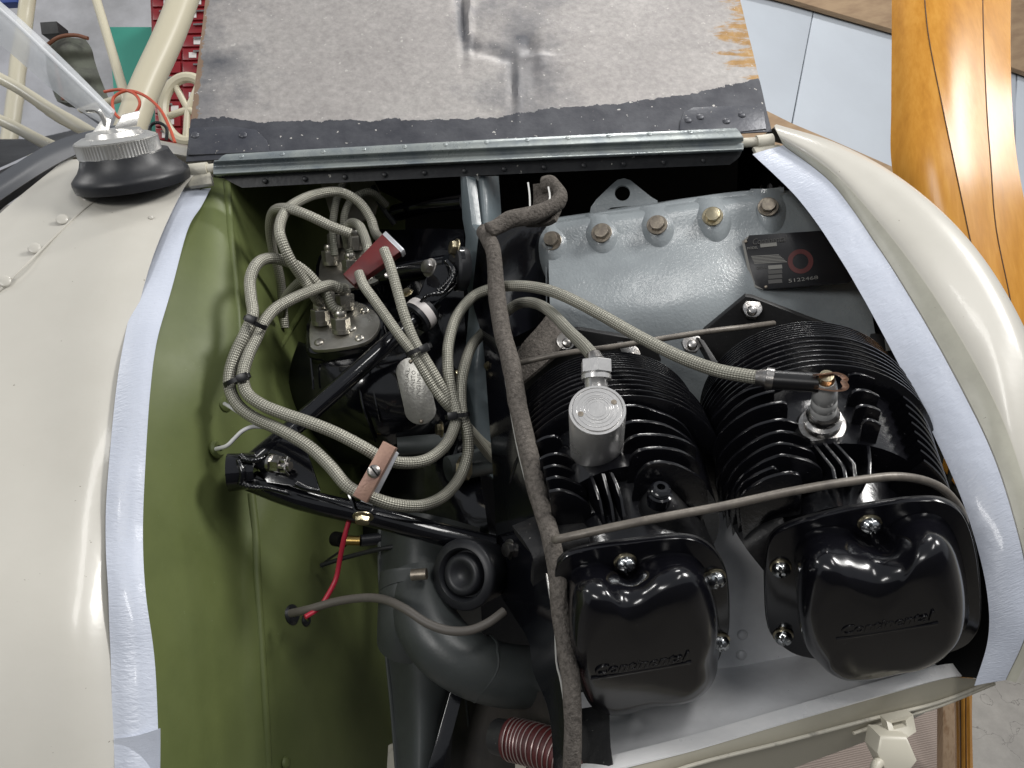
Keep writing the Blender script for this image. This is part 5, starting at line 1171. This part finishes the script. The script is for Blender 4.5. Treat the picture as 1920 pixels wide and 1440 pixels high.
# ---------------------------------------------------------- magnetos
def magneto(cx, cy, d, label, front=True):
    mg = thing('magneto', label, 'magneto', P(cx, cy, d), group='black magnetos behind the engine')
    n = (CY*.62+CZ*.75-CX*.12).normalized(); s = d/FPX
    MP = Plane(P(cx, cy, d), n=n)
    outl = [(cx-70, cy+28), (cx-64, cy-20), (cx-30, cy-40), (cx+18, cy-46), (cx+50, cy-30), (cx+62, cy-8), (cx+50, cy+18), (cx+20, cy+34), (cx-55, cy+44)]
    pt = slab('terminal_plate', MP, outl, .005, M_plt, mg, bev=.001, smooth=4)
    slab('distributor_cap', MP.off(-.0052), [(cx+(x-cx)*1.12, cy+(y-cy)*1.12+2) for x, y in outl], .05, M_blk, mg, bev=.004, smooth=3)
    for x, y in ((cx-52, cy+30), (cx+24, cy+22), (cx+34, cy-30), (cx+10, cy+4)):
        inst('screw', with_mat('rv_st', dome_mesh(), M_plt), MP.at(x, y), n, .0058, mg)
    nn = []
    for x, y in ((cx-48, cy-4), (cx-10, cy+12), (cx-2, cy-32), (cx-38, cy-36)):
        c = MP.at(x, y); z = (CY*.95+CZ*.3).normalized()
        lathe('nut_base', [(0, 0), (.0108, 0), (.0108, .005), (0, .005)], frm(c, z), M_plt, mg, seg=24)
        k = put('terminal_nut', cached('nutplt', lambda: (lambda q: (q.materials.clear(), q.materials.append(M_plt), q)[2])(nutm.copy())), None, mg, frm(c+z*.005, z, CX+CZ*.3) @ Matrix.Diagonal((.0112, .0112, .014, 1)))
        lathe('ferrule', [(0, 0), (.0072, 0), (.0078, .003), (.0075, .006), (.0066, .008), (0, .008)], frm(c+z*.019, z), M_plt, mg, seg=20); nn.append(proj(c+z*.026))
    return mg, nn
M_plt = mat('satin_nickel_alloy', (.52, .50, .45), .32, .9, col2=(.36, .34, .30), cscale=35, bump=.25, bscale=150, rvar=.1)
mg1, n1 = magneto(650, 612, .89, 'front black magneto with oval steel data plate and pale terminal plate')
body = patch('housing', [[(560, 640, .93), (600, 655, .90), (680, 660, .89), (770, 640, .91), (820, 600, .95)],
                         [(545, 690, .93), (600, 700, .885), (690, 700, .87), (780, 680, .885), (835, 650, .93)],
                         [(545, 760, .93), (610, 765, .885), (700, 765, .87), (790, 750, .88), (845, 740, .93)],
                         [(580, 820, .95), (640, 830, .91), (720, 830, .89), (800, 810, .90), (850, 800, .94)],
                         [(600, 850, 1.0), (650, 870, .96), (730, 870, .95), (800, 850, .95), (850, 840, 1.0)]], M_blk, mg1, nu=5, nv=5, thick=.01, wob=.002)
for pts in ([(582, 672, .885), (585, 700, .882), (587, 730, .882)], [(672, 708, .872), (680, 760, .868), (692, 795, .872), (704, 828, .885)], [(693, 695, .87), (706, 760, .868), (712, 790, .87)]):
    link('casting_ridge', add_tube(bmesh.new(), [P(*q) for q in pts], .0016, seg=6), M_blk, body)
sd = pl((772, 690, .8795), (787, 766, .8765), (745, 700, .8800))
sd = Plane(P(779, 730, .858), n=(CZ*.97-CX*.2).normalized())
stad = []
for k in range(13): a = math.pi*k/12; stad.append((772-30*math.cos(a)*1.0, 698-28*math.sin(a)))
for k in range(13): a = math.pi*k/12; stad.append((788+30*math.cos(a), 768+28*math.sin(a)))
M_tagm = mat('brushed_data_tag', (.34, .335, .31), .38, .8, col2=(.26, .255, .24), cscale=60, bump=.25, bscale=300)
dp = slab('data_plate', sd, stad, .0012, M_tagm, mg1, bev=.0003, label='oval steel data plate')
for i, (a, b) in enumerate((((763, 742), (768, 690)), ((775, 748), (779, 695)), ((786, 750), (790, 700)))):
    words(('SERIAL', 'MAGNETO', 'ENGINE')[i], sd, a, b, 8, dp, M_etch if 0 else mat('faint_stamp', (.2, .195, .18), .5, .6), lift=.0003, ext=.0001)
for x, y in ((790, 790), (770, 678)): inst('rivet', with_mat('rivet_bolt', dome_mesh(), M_bolt), sd.at(x, y), sd.n, .0026, dp)
mg2, n2 = magneto(668, 500, 1.0, 'rear black magneto deep in the bay behind the red block')
patch('housing', [[(600, 560, 1.04), (680, 560, 1.0), (760, 540, 1.02)], [(600, 610, 1.04), (680, 610, 1.0), (760, 600, 1.02)], [(600, 680, 1.06), (680, 680, 1.03), (760, 670, 1.05)]], M_blk, mg2, thick=.01)

# ---------------------------------------------------------- ignition leads
GL = 'braided ignition leads'
def lead(pts, label, rpx=10.5, m=M_braid):
    d = sum(q[2] for q in pts)/len(pts)
    o = tube('ignition_lead', [P(*q) for q in pts], rpx*.84/FPX, m, seg=16, smooth=8); return tag(o, label, 'ignition lead', GL)
lead([(n1[0][0], n1[0][1], n1[0][2]), (590, 555, .865), (570, 525, .855), (545, 488, .84), (528, 450, .835), (524, 428, .84), (532, 402, .85), (552, 382, .875), (590, 365, .91), (635, 360, .93), (672, 378, .94), (695, 410, .945), (706, 440, .94), (735, 465, .90)], 'lead rising from the front left magneto nut over to the red block', 10)
lead([(658, 438, .86), (620, 424, .855), (585, 407, .85), (552, 394, .85), (528, 390, .86), (512, 398, .88), (506, 425, .90), (512, 470, .93), (525, 520, .955), (530, 570, .97), (534, 615, .97)], 'lead with a cut end above the magneto, looping down the firewall', 9.5)
lead([(n1[1][0], n1[1][1], n1[1][2]), (624, 575, .872), (610, 548, .868), (592, 530, .87), (572, 524, .875), (550, 540, .89), (534, 562, .91), (528, 590, .94)], 'lead arching left from the middle magneto nut into the dark', 9.5)
lead([(n1[3][0], n1[3][1], n1[3][2]), (604, 555, .88), (590, 528, .868), (562, 502, .86), (530, 488, .85), (500, 485, .835), (480, 497, .82), (469, 525, .81), (471, 560, .80), (474, 590, .79), (460, 625, .78), (442, 662, .775), (431, 700, .77), (432, 732, .765), (448, 762, .76), (480, 785, .755), (530, 808, .745), (580, 838, .74), (618, 873, .735), (652, 912, .73), (690, 930, .73), (740, 946, .74), (790, 948, .76), (832, 930, .785), (862, 895, .81), (877, 850, .82), (876, 810, .82), (866, 775, .82), (864, 730, .83), (870, 690, .84), (884, 650, .86), (905, 625, .89), (935, 598, .90), (962, 575, .89), (985, 567, .875), (1012, 572, .85), (1038, 590, .81), (1068, 622, .76), (1095, 648, .71), (1112, 668, .676)], 'outer lead sweeping down the firewall and through the baffle to the aluminium shield')
lead([(n1[2][0], n1[2][1], n1[2][2]), (640, 542, .88), (620, 535, .87), (598, 540, .855), (572, 550, .84), (545, 562, .825), (515, 580, .81), (494, 605, .795), (480, 635, .785), (466, 665, .775), (456, 700, .765), (462, 735, .757), (490, 758, .75), (530, 775, .748), (580, 792, .745), (630, 812, .745), (680, 838, .745), (715, 858, .75), (755, 868, .76), (800, 862, .775), (835, 835, .795), (852, 800, .81), (856, 775, .815), (846, 735, .82), (840, 690, .825), (841, 645, .835), (856, 595, .85), (885, 558, .87), (920, 542, .865), (960, 536, .85), (1010, 540, .83), (1060, 556, .80), (1130, 592, .77), (1200, 632, .74), (1270, 667, .71), (1340, 693, .68), (1400, 705, .66), (1432, 709, .65)], 'long inner lead arching over both cylinders to the open spark plug')
lead([(673, 512, .835), (682, 535, .825), (700, 560, .82), (725, 595, .815), (750, 630, .81), (775, 662, .81), (795, 695, .81), (815, 728, .812), (838, 758, .815), (862, 782, .83), (885, 812, .86), (915, 850, .90), (940, 880, .93)], 'lower lead leaving the red block down to the tied bundle', 9.5)
lead([(720, 468, .835), (732, 500, .825), (745, 545, .82), (758, 590, .815), (775, 635, .812), (792, 665, .811), (812, 698, .811), (830, 730, .814), (850, 765, .822), (872, 795, .85), (905, 830, .89), (935, 850, .93)], 'upper lead leaving the red block down to the tied bundle', 9.5)
lead([(652, 462, .95), (650, 430, .93), (660, 418, .92), (674, 424, .90), (684, 445, .88), (690, 468, .86), (692, 490, .86)], 'short bright lead curving into the back of the red block', 9.5)
lead([(628, 480, .985), (624, 430, .985), (630, 380, .99), (645, 340, 1.0)], 'dark upright lead left of the rear magneto nuts', 8.5, M_braid2)
lead([(658, 482, .985), (645, 430, .985), (650, 390, .99), (672, 366, .99), (698, 362, 1.0), (725, 385, 1.02)], 'dark lead hooking over behind the red block', 8.5, M_braid2)
lead([(700, 350, 1.05), (715, 385, 1.04), (740, 420, 1.05)], 'black lead deep in the bay under the hinge rail', 7, M_rubber)
# spark terminal sleeve
sl = thing('spark_lead_terminal', 'black terminal sleeve with copper clip on the open spark plug', 'terminal', P(1480, 712, .64))
cone('sleeve', (1448, 712, .646), (1535, 718, .632), .0085, .0085, M_tie, sl); cone('collar', (1436, 709, .648), (1450, 711, .646), .0098, .0098, M_steel, sl); cone('ferrule', (1418, 707, .652), (1438, 709, .648), .0062, .0085, M_steel, sl)
strip('copper_clip', clip, CZ, .010, .0012, M_clip, sl)
cone('wire_end', (1530, 714, .630), (1542, 716, .629), .004, .003, M_steel, sl)
# clamps
rb = thing('lead_clamp_block', 'dark red clamp block holding braided leads above the magneto', 'clamp', P(700, 485, .855))
RP = Plane(P(700, 487, .845), n=(CZ*.95+CY*.25).normalized())
slab('red_bar', RP, [(718, 437), (751, 471), (664, 534), (643, 514)], .012, M_redblk, rb, bev=.0008)
slab('alloy_strip', RP.off(.0005), [(723, 433), (758, 467), (752, 473), (717, 439)], .0135, M_alu, rb, bev=.0004)
slab('alloy_strip', RP.off(-.0125), [(722, 441), (748, 470), (668, 528), (648, 512)], .003, M_alu, rb, bev=.0004)
link('clamp_screw', lathe_bm([(0, 0), (.0035, 0), (.0035, .004), (0, .005)], 12, frm(P(728, 517, .84), CZ)), M_steel, rb)
cp = thing('lead_clamp_block', 'copper coloured clamp block with slotted screw on the lower leads', 'clamp', P(700, 885, .73))
KP = Plane(P(701, 885, .712), n=(CZ*.97+CY*.1+CX*.05).normalized())
slab('copper_bar', KP, [(718, 827), (742, 840), (686, 943), (661, 929)], .020, M_copper, cp, bev=.0006)
slab('back_strip', KP.off(-.021), [(722, 832), (748, 850), (698, 948), (676, 940)], .0025, M_alu, cp, bev=.0003)
KP2 = KP.off(.0003)
sc_ = lathe('slotted_screw', [(0, 0), (.0066, 0), (.0064, .0012), (.0045, .0027), (0, .0032)], frm(KP2.at(701, 884), KP.n), M_steel, cp, seg=24)
link('slot', prism_bm([KP2.off(.0034).at(*q) for q in ((694, 876), (696, 874), (709, 891), (707, 893))], KP.n, .002), M_dark, sc_)
strip('bracket_strap', [P(*q) for q in ((640, 925, .74), (650, 918, .735), (662, 940, .73), (668, 956, .725), (690, 962, .722), (700, 950, .724))], CZ, .010, .0018, M_blk, cp)
inst('bolt', with_mat('hxcad2', hexbolt_mesh('hexb'), M_cad), P(681, 968, .72), (-CY*.8+CZ*.6), .0076, cp, x=CX)
# cable ties
GT = 'black cable ties round the leads'
def tie(p, q, r, label, d):
    """ring around two leads between pixel p and q"""
    a, b = P(*p, d), P(*q, d); c = (a+b)/2; u = (b-a).normalized(); hl = (b-a).length/2; t = thing('cable_tie', label, 'cable tie', c, GT)
    v = CZ; pts = []
    for k in range(16):
        g = 2*math.pi*k/16; pts.append(c+u*math.cos(g)*(hl+.001)+v*math.sin(g)*r)
    bm = bmesh.new(); w_ = u.cross(v).normalized()*.0024; rr = [[bm.verts.new(x+w_), bm.verts.new(x-w_), bm.verts.new(x-w_+(x-c).normalized()*.0013), bm.verts.new(x+w_+(x-c).normalized()*.0013)] for x in pts]
    for i in range(16):
        for k in range(4): bm.faces.new((rr[i][k], rr[i][(k+1) % 4], rr[(i+1) % 16][(k+1) % 4], rr[(i+1) % 16][k]))
    link('strap', bm, M_tie, t)
    return t, c, u
def head(t, px, py, d, ang, s=1):
    a = math.radians(ang); x = CX*math.cos(a)+CY*math.sin(a); y = CZ.cross(x)
    o = P(px, py, d); w1, w2 = x*.0052*s, y*.0042*s
    link('lock_head', prism_bm([o-w1-w2, o+w1-w2, o+w1+w2, o-w1+w2], CZ, .006*s, .0009, ), M_tie, t)
for (p, q, d, hx, hy, an, lab) in (((461, 596), (496, 614), .782, 469, 598, -20, 'cable tie on the two leads near the top of the firewall'),
                                   ((424, 722), (466, 704), .762, 452, 708, 20, 'cable tie on the two leads above the white wires'),
                                   ((765, 665), (806, 648), .805, 795, 653, 25, 'cable tie on the leads crossing the mount tube'),
                                   ((838, 782), (878, 776), .812, 848, 780, 5, 'cable tie where all four leads cross beside the magneto')):
    t, c, u = tie(p, q, .0085, lab, d); head(t, hx, hy, d-.012, an)

# ---------------------------------------------------------- wires on the firewall
def grommet(px, py, m, lab, s=1):
    d = fwd(px, py)-.002; t = thing('grommet', lab, 'grommet', P(px, py, d))
    lathe('flange', [(.003*s, 0), (.0098*s, 0), (.0098*s, .002), (.0075*s, .005), (.0035*s, .005)], frm(P(px, py, d), fn), m, t, seg=24); return t
grommet(420, 757, M_green, 'green grommet where the upper white wire leaves the firewall'); grommet(405, 843, M_green, 'green grommet where the lower white wire leaves the firewall')
single(ptube('white_wire', [(421, 757, .775), (432, 763, .765), (450, 775, .765), (480, 792, .77), (500, 800, .775)], 3.6, M_whw, smooth=5), 'upper white wire running behind the leads', 'wire')
single(ptube('white_wire', [(405, 842, .765), (425, 836, .758), (440, 822, .757), (455, 808, .757), (475, 800, .76), (505, 802, .768)], 4.0, M_whw, smooth=6), 'lower white wire curving up from the firewall', 'wire')
single(ptube('red_wire', [(655, 975, .77), (645, 1010, .77), (637, 1050, .775), (630, 1085, .775), (615, 1115, .77), (598, 1140, .765), (572, 1157, .755)], 4.8, M_redw, smooth=6), 'red wire hanging down to the firewall beside the throttle cable', 'wire')
grommet(545, 1152, M_rubber, 'black rubber grommet around the throttle cable', 1.25); grommet(570, 1163, M_rubber, 'small black grommet around the red wire', .8)
M_cable = mat('grey_brown_cable_sheath', (.11, .10, .088), .5, bump=.2, bscale=200)
single(ptube('control_cable', [(545, 1150, .775), (580, 1142, .765), (630, 1128, .757), (680, 1121, .745), (720, 1124, .73), (760, 1142, .71), (800, 1168, .70), (840, 1182, .695), (880, 1182, .695), (915, 1168, .70), (945, 1146, .71)], 8.2, M_cable, seg=14, smooth=6), 'thick grey throttle cable bowing across the exhaust duct', 'cable')
single(ptube('control_cable', [(602, 1060, .86), (650, 1045, .85), (710, 1030, .83), (770, 1021, .82), (840, 1014, .81)], 4.5, M_rubber, smooth=5), 'thin ribbed black cable above the duct clamp', 'cable')
single(ptube('bent_rod', [(640, 1032, .85), (605, 1060, .88), (603, 1095, .90), (600, 1130, .9)], 2.2, M_blkdull, smooth=4), 'thin black bent rod behind the red wire', 'rod')
bf = thing('brass_fitting', 'brass tube fitting on a short black hose behind the red wire', 'fitting', P(660, 1013, .85))
cone('brass_sleeve', (644, 1013, .85), (676, 1014, .85), .0055, .0055, M_brass, bf); cone('hose_end', (676, 1014, .85), (712, 1010, .86), .0068, .0068, M_rubber, bf); cone('hose_end', (628, 1010, .86), (644, 1013, .85), .0085, .0085, M_dark, bf)
ff = thing('hose_fitting', 'brass and black fittings beside the tied lead bundle', 'fitting', P(835, 800, .86))
inst('bolt', mbc, P(828, 805, .855), (-CX+CZ*.4), .0072, ff, x=CY)
nut(862, 878, .88, (CX+CZ*.3), .014, .012, ff, cad_nut); cone('pipe', (745, 838, .89), (840, 830, .90), .012, .012, M_grey, ff); lathe('collar', [(.011, -.01), (.0145, -.01), (.0145, -.004), (.0125, -.003), (.0145, -.002), (.0145, .005), (.011, .005)], frm(P(765, 838, .888), CX), M_blkdull, ff, seg=24)
cone('pipe', (840, 880, .9), (930, 860, .93), .016, .018, M_grey, ff)

# ---------------------------------------------------------- ducts
dk = thing('heater_duct', 'wide grey green sheet metal duct running down beside the firewall', 'duct', P(790, 1200, .80))
patch('duct_body', [[(712, 975, .87), (760, 960, .82), (830, 970, .82), (900, 990, .86)],
                    [(712, 1080, .84), (760, 1080, .79), (820, 1090, .79), (900, 1100, .84)],
                    [(722, 1200, .82), (770, 1210, .77), (840, 1220, .78), (900, 1230, .83)],
                    [(735, 1330, .80), (780, 1340, .76), (820, 1345, .77), (842, 1330, .80)],
                    [(745, 1500, .78), (780, 1500, .74), (800, 1500, .75), (812, 1480, .78)]], M_grey, dk, nu=6, nv=6, thick=.003)
link('rolled_seam', add_tube(bmesh.new(), [P(*q) for q in ((712, 975, .868), (712, 1080, .838), (722, 1200, .818), (735, 1330, .798), (748, 1500, .778))], .0022, seg=8), M_grey, dk)
patch('lower_panel', [[(870, 1290, .84), (960, 1290, .80), (1030, 1300, .72)], [(850, 1370, .82), (950, 1370, .78), (1040, 1380, .70)], [(840, 1500, .80), (950, 1500, .76), (1040, 1500, .68)]], mat('sooty_grey_sheet', (.028, .026, .024), .5, col2=(.045, .04, .036), cscale=20, bump=.3, bscale=80), dk, thick=.002)
link('panel_edge', add_tube(bmesh.new(), [P(*q) for q in ((872, 1300, .822), (880, 1380, .81), (890, 1500, .79))], .0013, seg=6), M_grey, dk)
quad('support_strap', [P(846, 1290, .78), P(870, 1296, .78), P(826, 1460, .75), P(796, 1460, .75)], M_blk, dk, h=.006, bev=.001)
exh = thing('exhaust_elbow', 'grey green pipe elbow curving from the duct into the baffle', 'pipe', P(850, 1200, .74))
elb = [(785, 1085, .80), (788, 1120, .785), (800, 1165, .768), (830, 1210, .755), (880, 1245, .75), (940, 1265, .76), (1000, 1268, .78), (1060, 1258, .80)]
link('pipe', add_tube(bmesh.new(), [P(*q) for q in elb], 1, seg=36, smooth=8, rfun=lambda t: (.0335-.003*t)), M_grey, exh)
def seamring(i, f, r):
    a, b = P(*elb[i]), P(*elb[i+1]); t = (b-a).normalized(); c = a+(b-a)*f; q = frm(c, t)
    pts = [q @ Vector((r*math.cos(2*math.pi*k/20), r*math.sin(2*math.pi*k/20), .003*math.sin(k))) for k in range(20)]
    link('weld_seam', add_tube(bmesh.new(), pts, .0013, seg=6, close=True, smooth=3), M_grey, exh)
seamring(4, .4, .0323)
link('stub', add_tube(bmesh.new(), [P(775, 1075, .805), P(772, 1150, .79), P(770, 1200, .80)], .036, seg=32, smooth=4), M_grey, exh)
hc = thing('hose_clamp', 'worm drive hose clamp around the grey duct elbow', 'clamp', P(760, 1080, .78))
cc = frm(P(778, 1098, .80), (P(785, 1040, .81)-P(788, 1120, .785)))
lathe('band', [(.0365, -.006), (.0385, -.006), (.0385, .006), (.0365, .006)], cc, M_grey, hc, seg=40)
for k in range(14):
    a = math.radians(150+k*7.5-110); M = cc @ Matrix.Rotation(a, 4, 'Z') @ Matrix.Translation((.0387, 0, 0)) @ Matrix.Rotation(math.pi/2, 4, 'Y') @ Matrix.Diagonal((.0040, .0009, .0006, 1)); put('slot', cached('bx', lambda: finish(prism_bm([Vector((-1, -1, 1)), Vector((1, -1, 1)), Vector((1, 1, 1)), Vector((-1, 1, 1))], Vector((0, 0, 1)), 2, .1), 'bar')), M_dark, hc, M)
cone('worm_screw', (772, 1078, .752), (800, 1076, .75), .0058, .0058, M_bolt, hc); nut(805, 1076, .752, CX, .0062, .006, hc, bolt_nut)
# rubber cup
ru = thing('rubber_mount', 'round black rubber engine mount with concentric rings', 'rubber mount', P(872, 1075, .755))
az = (CZ*.80-CX*.42+CY*.10).normalized(); k_ = .745/FPX
lathe('outer_ring', [(0, -.045), (58*k_, -.045), (62*k_, -.02), (66*k_, -.006), (67*k_, 0), (64*k_, .003), (50*k_, .004), (46*k_, .001), (44*k_, -.010), (0, -.010)], frm(P(869, 1077, .748), az), M_rubber, ru, seg=56, sharp=60)
lathe('inner_cup', [(0, -.006), (16*k_, -.005), (22*k_, 0), (34*k_, .001), (39*k_, -.002), (41*k_, -.012), (0, -.012)], frm(P(864, 1078, .748), az), M_rubber, ru, seg=48, sharp=60)
# scat hose
sh_ = thing('air_hose_duct', 'dark red wire wound air hose at the bottom of the bay', 'hose', P(1000, 1400, .66))
hp = [(955, 1385, .70), (985, 1392, .69), (1020, 1402, .675), (1060, 1420, .66), (1110, 1450, .64)]
hw = [P(*q) for q in hp]
link('hose_skin', add_tube(bmesh.new(), hw, .0185, seg=28, smooth=16, rfun=lambda t: 1+.03*math.sin(t*2*math.pi*16)), M_scat, sh_)
path = cat(hw, 4)
for i in range(1, len(path)-1):
    q = frm(path[i], path[i+1]-path[i-1]); link('wire_ring', add_tube(bmesh.new(), [q @ Vector((.0190*math.cos(2*math.pi*k/16), .0190*math.sin(2*math.pi*k/16), 0)) for k in range(16)], .0007, seg=5, close=True, smooth=2), M_wire, sh_)
cone('hose_cuff', (930, 1380, .71), (958, 1386, .70), .016, .017, M_blkdull, sh_)
single(quad('beige_tab', [P(966, 1422, .70), P(986, 1420, .70), P(986, 1500, .70), P(966, 1500, .70)], M_creamold, h=.004), 'small beige tab below the dark red hose', 'tab')
single(quad('beige_flange', [P(728, 1398, .83), P(741, 1392, .83), P(743, 1500, .82), P(722, 1500, .82)], M_creamold, h=.004), 'narrow beige edge at the bottom between firewall and duct', 'flange')
# cream former seen under the rail
single(quad('cream_former', [P(600, 340, 1.12), P(640, 340, 1.12), P(628, 410, 1.12), P(622, 410, 1.12)], M_creamold, h=.01), 'pale strip behind the leads just under the hinge rail', 'bracket')
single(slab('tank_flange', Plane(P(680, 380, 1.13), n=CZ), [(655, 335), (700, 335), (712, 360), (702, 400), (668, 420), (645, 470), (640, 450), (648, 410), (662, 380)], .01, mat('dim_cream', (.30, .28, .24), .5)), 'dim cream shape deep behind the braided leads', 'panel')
single(link('oil_pipe', add_tube(bmesh.new(), [P(740, 400, 1.08), P(800, 385, 1.05), P(870, 378, 1.02)], .012, seg=16), M_blk), 'black pipe deep under the hinge rail beside the grey ear', 'pipe')
o = bpy.data.objects
acc = thing('accessory_case', 'black accessory housing between the magnetos and the crankcase', 'housing', P(800, 700, 1.0))
patch('housing', [[(700, 430, 1.12), (780, 430, 1.06), (870, 430, 1.04)], [(700, 560, 1.08), (780, 560, 1.02), (870, 560, 1.0)], [(700, 760, 1.05), (780, 760, .98), (880, 760, .97)], [(640, 900, 1.04), (780, 900, .95), (900, 900, .92)], [(660, 1010, 1.0), (780, 1010, .93), (920, 1020, .88)]], M_blk, acc, thick=.02, wob=.006)
link('flange_ring', add_tube(bmesh.new(), [P(*q) for q in ((800, 640, .97), (850, 700, .95), (870, 780, .93), (850, 860, .92))], .006, seg=10), M_blk, acc)
nut(792, 384, 1.02, -CX, .008, .01, acc, bolt_nut)
# small parts right of the engine
em = thing('oil_fitting', 'dark fittings with pale markings deep at the right behind the tape', 'fitting', P(1660, 660, .93))
patch('body', [[(1600, 640, .98), (1640, 625, .95), (1680, 640, .95)], [(1620, 680, .97), (1655, 670, .93), (1690, 690, .93)], [(1650, 730, .97), (1680, 720, .94), (1700, 740, .94)]], M_blkdull, em, thick=.02)
link('tag', prism_bm([P(1660, 636, .925), P(1676, 632, .925), P(1678, 656, .925), P(1663, 658, .925)], CZ, .002), mat('tag_grey', (.22, .22, .21), .5), em)
cone('stub', (1655, 684, .925), (1672, 700, .92), .006, .006, M_plt, em)
